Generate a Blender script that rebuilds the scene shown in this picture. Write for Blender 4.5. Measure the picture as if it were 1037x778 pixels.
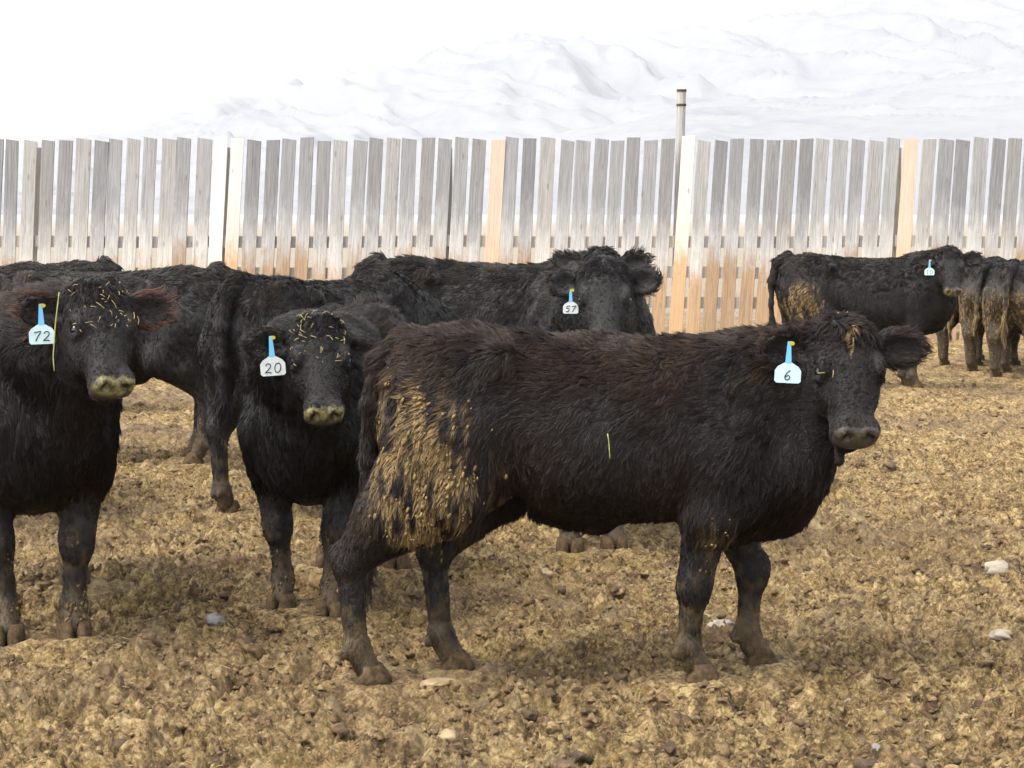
import bpy, math, random
import numpy as np
from mathutils import Vector, Matrix, kdtree

for o in list(bpy.data.objects):
    bpy.data.objects.remove(o)
random.seed(5)
RNG = np.random.default_rng(11)
SC = bpy.context.scene
COL = SC.collection
R = math.radians

# ---------------------------------------------------------------- camera
CAM_H = 1.59
F_PX = 2100.0
IW, IH = 1037.0, 778.0
HORIZON = 212.0
PITCH = math.atan((IH / 2 - HORIZON) / F_PX)
cam_data = bpy.data.cameras.new('camera')
cam = bpy.data.objects.new('camera', cam_data)
COL.objects.link(cam)
cam.location = (0, 0, CAM_H)
cam.rotation_euler = (math.pi / 2 - PITCH, 0, 0)
cam_data.sensor_width = 36.0
cam_data.lens = 36.0 * F_PX / IW
cam_data.clip_start = 0.1
cam_data.clip_end = 30000
SC.camera = cam

# ---------------------------------------------------------------- sky and sun
SUN_EL, SUN_AZ = R(56), R(-128)       # azimuth from +Y (view direction), negative = left
world = bpy.data.worlds.new('World')
SC.world = world
world.use_nodes = True
wn = world.node_tree.nodes
wl = world.node_tree.links
sky = wn.new('ShaderNodeTexSky')
sky.sky_type = 'NISHITA'
sky.sun_disc = False
sky.sun_elevation = SUN_EL
sky.sun_rotation = SUN_AZ
sky.air_density = 1.0
sky.dust_density = 2.0
sky.ozone_density = 1.0
hsv = wn.new('ShaderNodeHueSaturation')
hsv.inputs['Saturation'].default_value = 0.20      # thin white cloud
wl.new(sky.outputs[0], hsv.inputs['Color'])
wl.new(hsv.outputs[0], wn['Background'].inputs['Color'])
wn['Background'].inputs['Strength'].default_value = 0.15

sun_data = bpy.data.lights.new('sun', 'SUN')
sun_data.energy = 1.1
sun_data.angle = R(26)
sun_data.color = (1.0, 0.95, 0.87)
sun = bpy.data.objects.new('sun', sun_data)
COL.objects.link(sun)
sd = Vector((math.sin(SUN_AZ) * math.cos(SUN_EL), math.cos(SUN_AZ) * math.cos(SUN_EL), math.sin(SUN_EL)))
sun.rotation_euler = sd.to_track_quat('Z', 'Y').to_euler()
sun.location = (-6, 4, 12)

SC.render.engine = 'CYCLES'
SC.view_settings.view_transform = 'Standard'
SC.view_settings.look = 'None'
SC.view_settings.exposure = 1.76
SC.view_settings.gamma = 1.0
SC.view_settings.use_curve_mapping = False
try:
    SC.cycles_curves.shape = 'RIBBONS'
    SC.cycles_curves.subdivisions = 2
except Exception:
    pass

# ---------------------------------------------------------------- helpers
def ground_at(px, py, z=0.0):
    """photo pixel -> point where its ray meets height z"""
    a = math.atan((py - IH / 2) / F_PX) + PITCH
    # exact ray
    cx, cy = (px - IW / 2) / F_PX, (py - IH / 2) / F_PX
    dy = math.cos(PITCH) - cy * math.sin(PITCH)
    dz = -math.sin(PITCH) - cy * math.cos(PITCH)
    t = (z - CAM_H) / dz
    return Vector((cx * t, dy * t, z))

def at_depth(px, py, depth):
    cx, cy = (px - IW / 2) / F_PX, (py - IH / 2) / F_PX
    dy = math.cos(PITCH) - cy * math.sin(PITCH)
    dz = -math.sin(PITCH) - cy * math.cos(PITCH)
    t = depth / dy
    return Vector((cx * t, depth, CAM_H + dz * t))

def tag(o, label=None, cat=None, group=None, kind=None):
    if label: o['label'] = label
    if cat: o['category'] = cat
    if group: o['group'] = group
    if kind: o['kind'] = kind
    return o

def mesh_np(name, verts, faces, mat=None, parent=None, smooth=True, attrs=None):
    """verts (n,3), faces (m,k) arrays with constant k"""
    verts = np.asarray(verts, np.float32)
    faces = np.asarray(faces, np.int32)
    me = bpy.data.meshes.new(name)
    n, m, k = len(verts), len(faces), faces.shape[1]
    me.vertices.add(n)
    me.vertices.foreach_set('co', verts.ravel())
    me.loops.add(m * k)
    me.loops.foreach_set('vertex_index', faces.ravel())
    me.polygons.add(m)
    me.polygons.foreach_set('loop_start', np.arange(0, m * k, k, dtype=np.int32))
    me.update(calc_edges=True)
    if smooth:
        me.polygons.foreach_set('use_smooth', np.ones(m, bool))
    if attrs:
        for an, av in attrs.items():
            a = me.attributes.new(an, 'FLOAT', 'POINT')
            a.data.foreach_set('value', np.asarray(av, np.float32))
    o = bpy.data.objects.new(name, me)
    COL.objects.link(o)
    if mat: me.materials.append(mat)
    if parent: o.parent = parent
    return o

def mesh_py(name, verts, faces, mat=None, parent=None, smooth=False):
    me = bpy.data.meshes.new(name)
    me.from_pydata([tuple(v) for v in verts], [], faces)
    me.update()
    if smooth:
        me.polygons.foreach_set('use_smooth', [True] * len(me.polygons))
    o = bpy.data.objects.new(name, me)
    COL.objects.link(o)
    if mat: me.materials.append(mat)
    if parent: o.parent = parent
    return o

def empty(name, loc, rz=0.0):
    o = bpy.data.objects.new(name, None)
    o.empty_display_size = 0.2
    COL.objects.link(o)
    o.location = loc
    o.rotation_euler = (0, 0, rz)
    return o

# ---- numpy noise
def _h(ix, iy, iz, s):
    n = (ix.astype(np.int64) * 374761393 + iy.astype(np.int64) * 668265263 + iz.astype(np.int64) * 2147483647 + s * 974634777) & 0xffffffff
    n = ((n ^ (n >> 13)) * 1274126177) & 0xffffffff
    n = ((n ^ (n >> 16)) * 2246822519) & 0xffffffff
    n = n ^ (n >> 15)
    return (n & 0xffffff).astype(np.float32) / float(0xffffff)

def vnoise2(x, y, s=0):
    xi, yi = np.floor(x), np.floor(y)
    fx, fy = x - xi, y - yi
    fx = fx * fx * (3 - 2 * fx); fy = fy * fy * (3 - 2 * fy)
    z = np.zeros_like(xi)
    a = _h(xi, yi, z, s); b = _h(xi + 1, yi, z, s); c = _h(xi, yi + 1, z, s); d = _h(xi + 1, yi + 1, z, s)
    return (a * (1 - fx) + b * fx) * (1 - fy) + (c * (1 - fx) + d * fx) * fy

def fbm2(x, y, oct=4, s=0):
    t = np.zeros_like(x); a = 0.5; tot = 0
    for i in range(oct):
        t += a * vnoise2(x, y, s + i); tot += a
        x, y = x * 2.03 + 7.1, y * 2.03 - 3.7; a *= 0.5
    return t / tot

def vnoise3(p, s=0):
    pi = np.floor(p); f = p - pi
    f = f * f * (3 - 2 * f)
    out = 0
    for dx in (0, 1):
        wx = f[:, 0] if dx else 1 - f[:, 0]
        for dy in (0, 1):
            wy = f[:, 1] if dy else 1 - f[:, 1]
            for dz in (0, 1):
                wz = f[:, 2] if dz else 1 - f[:, 2]
                out = out + wx * wy * wz * _h(pi[:, 0] + dx, pi[:, 1] + dy, pi[:, 2] + dz, s)
    return out

def sstep(a, b, x):
    t = np.clip((x - a) / (b - a), 0, 1)
    return t * t * (3 - 2 * t)

# ---- node helpers
def new_mat(name):
    m = bpy.data.materials.new(name)
    m.use_nodes = True
    nt = m.node_tree
    return m, nt.nodes, nt.links, nt.nodes['Principled BSDF']

def ramp(N, stops, interp='LINEAR'):
    r = N.new('ShaderNodeValToRGB')
    r.color_ramp.interpolation = interp
    el = r.color_ramp.elements
    while len(el) < len(stops): el.new(0.5)
    for e, (p, c) in zip(el, stops):
        e.position = p
        e.color = (*c, 1) if len(c) == 3 else c
    return r

def noise(N, L, coord, scale, detail=4, rough=0.6, dist=0.0, vec_scale=None):
    n = N.new('ShaderNodeTexNoise')
    n.inputs['Scale'].default_value = scale
    n.inputs['Detail'].default_value = detail
    n.inputs['Roughness'].default_value = rough
    n.inputs['Distortion'].default_value = dist
    if vec_scale:
        mp = N.new('ShaderNodeMapping')
        mp.inputs['Scale'].default_value = vec_scale
        L.new(coord, mp.inputs['Vector'])
        coord = mp.outputs[0]
    L.new(coord, n.inputs['Vector'])
    return n

def mixc(N, L, fac, a, b, mode='MIX'):
    m = N.new('ShaderNodeMix')
    m.data_type = 'RGBA'
    m.blend_type = mode
    for sock, val in ((m.inputs[0], fac), (m.inputs[6], a), (m.inputs[7], b)):
        if isinstance(val, bpy.types.NodeSocket): L.new(val, sock)
        elif isinstance(val, (int, float)): sock.default_value = val
        else: sock.default_value = (*val, 1)
    return m.outputs[2]

def math_n(N, L, op, a, b=None, clamp=False):
    m = N.new('ShaderNodeMath'); m.operation = op; m.use_clamp = clamp
    for sock, val in ((m.inputs[0], a), (m.inputs[1], b)):
        if val is None: continue
        if isinstance(val, bpy.types.NodeSocket): L.new(val, sock)
        else: sock.default_value = val
    return m.outputs[0]

def plain(name, col, rough=0.6, spec=0.5, var=0.15, scale=30.0):
    m, N, L, B = new_mat(name)
    tc = N.new('ShaderNodeTexCoord')
    n = noise(N, L, tc.outputs['Object'], scale, 4)
    c2 = tuple(max(0, c * (1 - var)) for c in col); c3 = tuple(min(1, c * (1 + var)) for c in col)
    r = ramp(N, [(0.3, c2), (0.7, c3)])
    L.new(n.outputs[0], r.inputs[0])
    L.new(r.outputs[0], B.inputs['Base Color'])
    B.inputs['Roughness'].default_value = rough
    B.inputs['Specular IOR Level'].default_value = spec
    return m

# ---------------------------------------------------------------- materials
def mat_ground():
    m, N, L, B = new_mat('churned_soil')
    geo = N.new('ShaderNodeNewGeometry')
    P = geo.outputs['Position']
    big = noise(N, L, P, 0.55, 3, 0.55)
    mid = noise(N, L, P, 9.0, 6, 0.68, 0.5)
    fine = noise(N, L, P, 44.0, 6, 0.70, 0.8)
    r1 = ramp(N, [(0.385, (0.030, 0.016, 0.007)), (0.45, (0.125, 0.075, 0.029)), (0.52, (0.30, 0.198, 0.080)), (0.60, (0.54, 0.40, 0.19))])
    s = math_n(N, L, 'MULTIPLY', fine.outputs[0], 0.6)
    s = math_n(N, L, 'ADD', s, math_n(N, L, 'MULTIPLY', mid.outputs[0], 0.40))
    L.new(s, r1.inputs[0])
    # olive manure patches and grey-brown damp patches
    r2 = ramp(N, [(0.52, (0, 0, 0)), (0.66, (1, 1, 1))])
    olive = noise(N, L, P, 2.3, 4, 0.6, 0.3)
    L.new(olive.outputs[0], r2.inputs[0])
    c = mixc(N, L, math_n(N, L, 'MULTIPLY', r2.outputs[0], 0.30), r1.outputs[0], (0.30, 0.205, 0.052))
    r3 = ramp(N, [(0.5, (0, 0, 0)), (0.68, (1, 1, 1))])
    L.new(big.outputs[0], r3.inputs[0])
    damp = math_n(N, L, 'MULTIPLY', r3.outputs[0], 0.62)
    c = mixc(N, L, damp, c, (0.125, 0.072, 0.036))
    # trampled dark manure
    dk = noise(N, L, P, 3.4, 5, 0.62, 0.7)
    r5 = ramp(N, [(0.56, (0, 0, 0)), (0.66, (1, 1, 1))]); L.new(dk.outputs[0], r5.inputs[0])
    c = mixc(N, L, math_n(N, L, 'MULTIPLY', r5.outputs[0], 0.6), c, (0.075, 0.045, 0.022))
    # pale trodden chaff
    pk = noise(N, L, P, 2.6, 5, 0.62, 0.5)
    r6 = ramp(N, [(0.56, (0, 0, 0)), (0.68, (1, 1, 1))]); L.new(pk.outputs[0], r6.inputs[0])
    c = mixc(N, L, math_n(N, L, 'MULTIPLY', r6.outputs[0], 0.45), c, (0.40, 0.31, 0.17))
    # chaff flecks
    vo = N.new('ShaderNodeTexVoronoi'); vo.inputs['Scale'].default_value = 55.0; vo.inputs['Randomness'].default_value = 1.0
    mp = N.new('ShaderNodeMapping'); mp.inputs['Scale'].default_value = (1.0, 0.45, 1.0); mp.inputs['Rotation'].default_value = (0, 0, 0.6)
    L.new(P, mp.inputs[0]); L.new(mp.outputs[0], vo.inputs['Vector'])
    r4 = ramp(N, [(0.0, (1, 1, 1)), (0.16, (1, 1, 1)), (0.24, (0, 0, 0))])
    L.new(vo.outputs['Distance'], r4.inputs[0])
    sel = N.new('ShaderNodeSeparateColor'); L.new(vo.outputs['Color'], sel.inputs[0])
    pick = math_n(N, L, 'GREATER_THAN', sel.outputs[0], 0.72)
    fl = math_n(N, L, 'MULTIPLY', math_n(N, L, 'MULTIPLY', r4.outputs[0], pick), 0.8)
    c = mixc(N, L, fl, c, (0.40, 0.31, 0.15))
    # dull winter grass beyond the fence
    sp = N.new('ShaderNodeSeparateXYZ'); L.new(P, sp.inputs[0])
    mr = N.new('ShaderNodeMapRange'); mr.inputs[1].default_value = 26.2; mr.inputs[2].default_value = 34.0
    L.new(sp.outputs[1], mr.inputs[0])
    c = mixc(N, L, math_n(N, L, 'MULTIPLY', mr.outputs[0], 0.85), c, (0.27, 0.23, 0.18))
    mr2 = N.new('ShaderNodeMapRange'); mr2.inputs[1].default_value = 120.0; mr2.inputs[2].default_value = 400.0
    L.new(sp.outputs[1], mr2.inputs[0])
    c = mixc(N, L, mr2.outputs[0], c, (0.33, 0.33, 0.33))
    L.new(c, B.inputs['Base Color'])
    rr = ramp(N, [(0.35, (0.95, 0.95, 0.95)), (0.7, (0.62, 0.62, 0.62))])
    L.new(big.outputs[0], rr.inputs[0]); L.new(rr.outputs[0], B.inputs['Roughness'])
    B.inputs['Specular IOR Level'].default_value = 0.35
    bp = N.new('ShaderNodeBump'); bp.inputs['Strength'].default_value = 1.0; bp.inputs['Distance'].default_value = 0.028
    bf = noise(N, L, P, 42.0, 7, 0.78, 0.6)
    L.new(bf.outputs[0], bp.inputs['Height']); L.new(bp.outputs[0], B.inputs['Normal'])
    return m

def mat_clod():
    m, N, L, B = new_mat('dry_clod')
    geo = N.new('ShaderNodeNewGeometry')
    P = geo.outputs['Position']
    f = noise(N, L, P, 30.0, 6, 0.7, 0.4)
    a = noise(N, L, P, 4.0, 3, 0.6)
    r = ramp(N, [(0.37, (0.040, 0.022, 0.010)), (0.48, (0.135, 0.083, 0.033)), (0.64, (0.33, 0.225, 0.098))])
    L.new(math_n(N, L, 'ADD', math_n(N, L, 'MULTIPLY', f.outputs[0], 0.6), math_n(N, L, 'MULTIPLY', a.outputs[0], 0.4)), r.inputs[0])
    at = N.new('ShaderNodeAttribute'); at.attribute_name = 'shade'
    c = mixc(N, L, at.outputs['Fac'], r.outputs[0], (0.055, 0.034, 0.020))
    L.new(c, B.inputs['Base Color'])
    B.inputs['Roughness'].default_value = 0.9
    bp = N.new('ShaderNodeBump'); bp.inputs['Strength'].default_value = 0.8; bp.inputs['Distance'].default_value = 0.012
    bf = noise(N, L, P, 90.0, 6, 0.7)
    L.new(bf.outputs[0], bp.inputs['Height']); L.new(bp.outputs[0], B.inputs['Normal'])
    return m

def mat_wood(name, top, mid, low, grain_dark=0.6):
    m, N, L, B = new_mat(name)
    tc = N.new('ShaderNodeTexCoord')
    oi = N.new('ShaderNodeObjectInfo')
    O = tc.outputs['Object']
    off = N.new('ShaderNodeVectorMath'); off.operation = 'ADD'
    comb = N.new('ShaderNodeCombineXYZ')
    L.new(math_n(N, L, 'MULTIPLY', oi.outputs['Random'], 37.0), comb.inputs[0])
    L.new(math_n(N, L, 'MULTIPLY', oi.outputs['Random'], 11.0), comb.inputs[2])
    L.new(O, off.inputs[0]); L.new(comb.outputs[0], off.inputs[1])
    V = off.outputs[0]
    g = noise(N, L, V, 1.0, 6, 0.7, 1.2, (75, 30, 2.2))
    st = noise(N, L, V, 4.5, 6, 0.72, 0.9, (2.2, 2.2, 0.7))
    sep = N.new('ShaderNodeSeparateXYZ'); L.new(O, sep.inputs[0])
    # height of splash stain, ragged
    z = math_n(N, L, 'ADD', sep.outputs[2], math_n(N, L, 'MULTIPLY', st.outputs[0], 1.1))
    z = math_n(N, L, 'ADD', z, math_n(N, L, 'MULTIPLY', oi.outputs['Random'], 0.35))
    r = ramp(N, [(0.55, low), (0.66, mid), (0.74, tuple((a + b) / 2 for a, b in zip(mid, top))), (0.84, top)])
    L.new(math_n(N, L, 'DIVIDE', z, 3.1), r.inputs[0])
    gr = ramp(N, [(0.3, (grain_dark,) * 3), (0.62, (1.0, 1.0, 1.0))])
    L.new(g.outputs[0], gr.inputs[0])
    c = mixc(N, L, 1.0, r.outputs[0], gr.outputs[0], 'MULTIPLY')
    sk = noise(N, L, V, 1.0, 5, 0.75, 0.4, (150, 60, 0.9))
    skr = ramp(N, [(0.34, (0.62, 0.61, 0.60)), (0.52, (1, 1, 1))]); L.new(sk.outputs[0], skr.inputs[0])
    c = mixc(N, L, 0.8, c, skr.outputs[0], 'MULTIPLY')
    tint = ramp(N, [(0.0, (0.80, 0.80, 0.82)), (0.5, (1, 1, 1)), (1.0, (1.12, 1.08, 1.02))])
    L.new(oi.outputs['Random'], tint.inputs[0])
    c = mixc(N, L, 1.0, c, tint.outputs[0], 'MULTIPLY')
    # knots
    vo = N.new('ShaderNodeTexVoronoi'); vo.inputs['Scale'].default_value = 1.0
    mp = N.new('ShaderNodeMapping'); mp.inputs['Scale'].default_value = (9, 9, 3.0)
    L.new(V, mp.inputs[0]); L.new(mp.outputs[0], vo.inputs['Vector'])
    kr = ramp(N, [(0.0, (1, 1, 1)), (0.09, (0.8, 0.8, 0.8)), (0.16, (0, 0, 0))])
    L.new(vo.outputs['Distance'], kr.inputs[0])
    c = mixc(N, L, math_n(N, L, 'MULTIPLY', kr.outputs[0], 0.55), c, (0.16, 0.09, 0.05))
    L.new(c, B.inputs['Base Color'])
    B.inputs['Roughness'].default_value = 0.85
    B.inputs['Specular IOR Level'].default_value = 0.25
    bp = N.new('ShaderNodeBump'); bp.inputs['Strength'].default_value = 0.5; bp.inputs['Distance'].default_value = 0.004
    L.new(g.outputs[0], bp.inputs['Height']); L.new(bp.outputs[0], B.inputs['Normal'])
    return m

def mat_hair(name, dark, tip, muddy=(0.20, 0.130, 0.052), rough=0.42):
    m, N, L, B = new_mat(name)
    hi = N.new('ShaderNodeHairInfo')
    a = N.new('ShaderNodeAttribute'); a.attribute_name = 'tint'
    mu = N.new('ShaderNodeAttribute'); mu.attribute_name = 'mud'
    rr = ramp(N, [(0.15, (0, 0, 0)), (1.0, (1, 1, 1))])
    L.new(hi.outputs['Intercept'], rr.inputs[0])
    k = math_n(N, L, 'MULTIPLY', rr.outputs[0], a.outputs['Fac'], True)
    c = mixc(N, L, k, dark, tip)
    rnd = math_n(N, L, 'MULTIPLY', hi.outputs['Random'], 0.6)
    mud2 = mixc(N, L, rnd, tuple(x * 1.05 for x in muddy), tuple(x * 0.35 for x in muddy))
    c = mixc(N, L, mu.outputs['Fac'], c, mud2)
    L.new(c, B.inputs['Base Color'])
    B.inputs['Roughness'].default_value = rough
    B.inputs['Specular IOR Level'].default_value = 0.24
    return m

def mat_hide(name, dark, bare):
    m, N, L, B = new_mat(name)
    geo = N.new('ShaderNodeTexCoord'); P = geo.outputs['Object']
    a = N.new('ShaderNodeAttribute'); a.attribute_name = 'bare'
    mu = N.new('ShaderNodeAttribute'); mu.attribute_name = 'mud'
    er = N.new('ShaderNodeAttribute'); er.attribute_name = 'crumb'
    n = noise(N, L, P, 45, 5, 0.7)
    hb = ramp(N, [(0.3, tuple(x * 0.6 for x in dark)), (0.7, tuple(x * 1.5 for x in dark))])
    L.new(n.outputs[0], hb.inputs[0])
    bb = ramp(N, [(0.3, tuple(x * 0.55 for x in bare)), (0.7, bare)])
    L.new(n.outputs[0], bb.inputs[0])
    c = mixc(N, L, a.outputs['Fac'], hb.outputs[0], bb.outputs[0])
    c = mixc(N, L, mu.outputs['Fac'], c, (0.16, 0.11, 0.055))
    n2 = noise(N, L, P, 34, 6, 0.75)
    cr = ramp(N, [(0.42, (0, 0, 0)), (0.62, (1, 1, 1))]); L.new(n2.outputs[0], cr.inputs[0])
    c = mixc(N, L, math_n(N, L, 'MULTIPLY', cr.outputs[0], er.outputs['Fac']), c, (0.30, 0.262, 0.095))
    no_ = N.new('ShaderNodeAttribute'); no_.attribute_name = 'nostril'
    c = mixc(N, L, no_.outputs['Fac'], c, (0.008, 0.005, 0.005))
    L.new(c, B.inputs['Base Color'])
    rr = N.new('ShaderNodeMapRange'); rr.inputs[3].default_value = 0.75; rr.inputs[4].default_value = 0.38
    L.new(a.outputs['Fac'], rr.inputs[0]); L.new(rr.outputs[0], B.inputs['Roughness'])
    bp = N.new('ShaderNodeBump'); bp.inputs['Strength'].default_value = 0.35; bp.inputs['Distance'].default_value = 0.004
    bn = noise(N, L, P, 160, 4, 0.6); L.new(bn.outputs[0], bp.inputs['Height']); L.new(bp.outputs[0], B.inputs['Normal'])
    return m

def mat_hill():
    m, N, L, B = new_mat('snowy_hillside')
    geo = N.new('ShaderNodeNewGeometry'); P = geo.outputs['Position']
    n = noise(N, L, P, 0.006, 8, 0.68, 0.8)
    n2 = noise(N, L, P, 0.05, 6, 0.7)
    s = math_n(N, L, 'ADD', math_n(N, L, 'MULTIPLY', n.outputs[0], 0.6), math_n(N, L, 'MULTIPLY', n2.outputs[0], 0.4))
    mp = N.new('ShaderNodeMapping'); mp.inputs['Rotation'].default_value = (0, R(-32), 0); mp.inputs['Scale'].default_value = (0.0035, 0.004, 0.030)
    L.new(P, mp.inputs[0])
    st = N.new('ShaderNodeTexNoise'); st.inputs['Scale'].default_value = 1.0; st.inputs['Detail'].default_value = 8; st.inputs['Roughness'].default_value = 0.7
    L.new(mp.outputs[0], st.inputs['Vector'])
    s = math_n(N, L, 'ADD', math_n(N, L, 'MULTIPLY', s, 0.6), math_n(N, L, 'MULTIPLY', st.outputs[0], 0.4))
    r = ramp(N, [(0.42, (0.262, 0.262, 0.265)), (0.52, (0.245, 0.246, 0.253)), (0.62, (0.200, 0.206, 0.232))])
    L.new(s, r.inputs[0]); L.new(r.outputs[0], B.inputs['Base Color'])
    B.inputs['Roughness'].default_value = 0.9
    B.inputs['Specular IOR Level'].default_value = 0.1
    return m

MAT_GROUND = mat_ground()
MAT_CLOD = mat_clod()
MAT_HILL = mat_hill()
WOOD = {
    'grey': mat_wood('weathered_board', (0.36, 0.355, 0.35), (0.58, 0.56, 0.53), (0.47, 0.32, 0.195), 0.5),
    'dark': mat_wood('dark_weathered_board', (0.275, 0.27, 0.268), (0.52, 0.50, 0.475), (0.44, 0.30, 0.18), 0.5),
    'pale': mat_wood('pale_board', (0.72, 0.68, 0.63), (0.74, 0.66, 0.56), (0.62, 0.40, 0.22), 0.8),
    'orange': mat_wood('newer_board', (0.60, 0.46, 0.37), (0.60, 0.42, 0.30), (0.54, 0.34, 0.20), 0.75),
}
MAT_RAIL = mat_wood('rail_wood', (0.5, 0.47, 0.43), (0.5, 0.47, 0.43), (0.5, 0.47, 0.43))
MAT_HAIR_BROWN = mat_hair('black_brown_hair', (0.0048, 0.0032, 0.0027), (0.036, 0.020, 0.014))
MAT_HAIR_BLACK = mat_hair('black_hair', (0.0045, 0.0036, 0.0033), (0.022, 0.0150, 0.0120))
MAT_HAIR_RED = mat_hair('red_brown_ear_hair', (0.014, 0.008, 0.006), (0.115, 0.048, 0.028))
MAT_HIDE = mat_hide('black_hide', (0.007, 0.0055, 0.005), (0.046, 0.034, 0.031))
MAT_HOOF = plain('hoof_horn', (0.068, 0.044, 0.023), 0.85, 0.15, 0.6, 40)
MAT_EYE = plain('dark_eye', (0.006, 0.005, 0.005), 0.06, 0.6, 0.1)
def mat_mud():
    m, N, L, B = new_mat('dried_mud')
    tc = N.new('ShaderNodeTexCoord')
    n = noise(N, L, tc.outputs['Object'], 90, 5, 0.7)
    at = N.new('ShaderNodeAttribute'); at.attribute_name = 'shade'
    r = ramp(N, [(0.0, (0.24, 0.162, 0.066)), (0.35, (0.165, 0.108, 0.046)), (0.7, (0.10, 0.064, 0.030)), (1.0, (0.035, 0.022, 0.013))])
    L.new(math_n(N, L, 'ADD', at.outputs['Fac'], math_n(N, L, 'MULTIPLY', math_n(N, L, 'SUBTRACT', n.outputs[0], 0.5), 0.7)), r.inputs[0])
    L.new(r.outputs[0], B.inputs['Base Color'])
    B.inputs['Roughness'].default_value = 0.85
    B.inputs['Specular IOR Level'].default_value = 0.2
    return m
MAT_MUD = mat_mud()
MAT_TAG = plain('pale_blue_tag', (0.41, 0.53, 0.55), 0.45, 0.4, 0.10, 40)
MAT_TAGW = plain('white_tag', (0.45, 0.48, 0.47), 0.45, 0.4, 0.12, 40)
MAT_TAGNECK = plain('blue_tag_neck', (0.12, 0.36, 0.56), 0.4, 0.4, 0.08)
MAT_STUD = plain('yellow_tag_stud', (0.36, 0.29, 0.02), 0.4, 0.4, 0.08)
MAT_INK = plain('black_ink', (0.015, 0.015, 0.02), 0.6, 0.3, 0.2)
MAT_STRAW = plain('straw', (0.33, 0.25, 0.11), 0.7, 0.3, 0.35, 20)
MAT_HAY = plain('green_hay', (0.27, 0.28, 0.09), 0.6, 0.3, 0.3, 50)
MAT_STONE = plain('pale_stone', (0.25, 0.185, 0.105), 0.85, 0.3, 0.3, 14)
MAT_STONEW = plain('white_stone', (0.29, 0.25, 0.19), 0.85, 0.3, 0.4, 14)
MAT_STONEG = plain('grey_stone', (0.19, 0.175, 0.165), 0.8, 0.35, 0.3, 14)

# ---------------------------------------------------------------- ground
def worley_domes(x, y, cell, dens, rmin, rmax, s):
    """sum of clod-like domes and a random id field; 2D"""
    gx, gy = np.floor(x / cell), np.floor(y / cell)
    h = np.zeros_like(x)
    zz = np.zeros_like(gx)
    for dx in (-1, 0, 1):
        for dy in (-1, 0, 1):
            cx, cy = gx + dx, gy + dy
            px = (cx + _h(cx, cy, zz, s)) * cell
            py = (cy + _h(cx, cy, zz, s + 1)) * cell
            rr = rmin + (rmax - rmin) * _h(cx, cy, zz, s + 2) ** 2
            on = _h(cx, cy, zz, s + 3) < dens
            an = _h(cx, cy, zz, s + 4) * 3.14
            ca, sa = np.cos(an), np.sin(an)
            ux, uy = x - px, y - py
            d = np.sqrt((ux * ca + uy * sa) ** 2 + ((uy * ca - ux * sa) * 1.5) ** 2)
            t = np.clip(1 - (d / rr) ** 2, 0, 1)
            h = np.maximum(h, np.where(on, np.sqrt(t) * rr * 0.62, 0))
    return h

def ground_h(x, y):
    x = np.asarray(x, np.float64); y = np.asarray(y, np.float64)
    wx = x + 0.05 * (vnoise2(x * 9, y * 9, 71) - 0.5)
    wy = y + 0.05 * (vnoise2(x * 9, y * 9, 72) - 0.5)
    h = 0.075 * (fbm2(x * 0.9, y * 0.9, 3, 1) - 0.5)
    h += 0.085 * (fbm2(wx * 6.5, wy * 6.5, 4, 11) - 0.5)
    rid = np.minimum(np.abs(fbm2(wx * 9, wy * 9, 4, 17) - 0.5) * 4.0, 1.2) ** 0.8
    h += 0.055 * (rid - 0.55) * np.exp(-np.maximum(y - 14, 0) / 12.0)
    rid2 = np.abs(fbm2(wx * 27, wy * 27, 3, 27) - 0.5) * 4
    h += 0.034 * (np.minimum(rid2, 1.2) ** 0.8 - 0.6) * np.exp(-np.maximum(y - 10, 0) / 8.0)
    h += worley_domes(wx, wy, 0.17, 0.45, 0.015, 0.070, 31) * 0.75
    h += worley_domes(wx, wy, 0.062, 0.55, 0.010, 0.032, 41) * 0.8
    h -= worley_domes(wx, wy, 0.34, 0.55, 0.04, 0.12, 51) * 1.1
    near = np.exp(-np.maximum(y - 12, 0) / 9.0)
    h += 0.012 * (fbm2(x * 55, y * 55, 2, 61) - 0.5) * near
    return h - 0.028

def build_ground():
    nr, nc = 820, 760
    rows = np.exp(np.linspace(math.log(4.3), math.log(34.0), nr))
    ext = np.array([38, 44, 52, 64, 80, 110, 160, 260, 500, 1200, 3000, 9000.])
    allr = np.concatenate([[2.0, 3.2, 3.8], rows, ext])
    u = np.linspace(-1, 1, nc)
    yy = np.repeat(allr[:, None], nc, 1)
    xx = u[None, :] * (0.40 * yy + 0.9)
    hh = np.zeros_like(xx)
    k = len(allr) - len(ext) + 2
    hh[:k] = ground_h(xx[:k].ravel(), yy[:k].ravel()).reshape(hh[:k].shape)
    v = np.stack([xx, yy, hh], -1).reshape(-1, 3)
    i = np.arange((len(allr) - 1) * nc).reshape(-1, nc)[:, :-1].ravel()
    f = np.stack([i, i + 1, i + nc + 1, i + nc], -1)
    o = mesh_np('ground', v, f, MAT_GROUND)
    tag(o, kind='structure')
    return o
build_ground()

def ico(sub=1):
    import bmesh
    bm = bmesh.new()
    bmesh.ops.create_icosphere(bm, subdivisions=sub, radius=1.0)
    bm.verts.ensure_lookup_table()
    v = np.array([x.co[:] for x in bm.verts], np.float32)
    f = np.array([[q.index for q in p.verts] for p in bm.faces], np.int32)
    bm.free()
    return v, f
ICO1, ICO2, ICO3 = ico(1), ico(2), ico(3)

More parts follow.
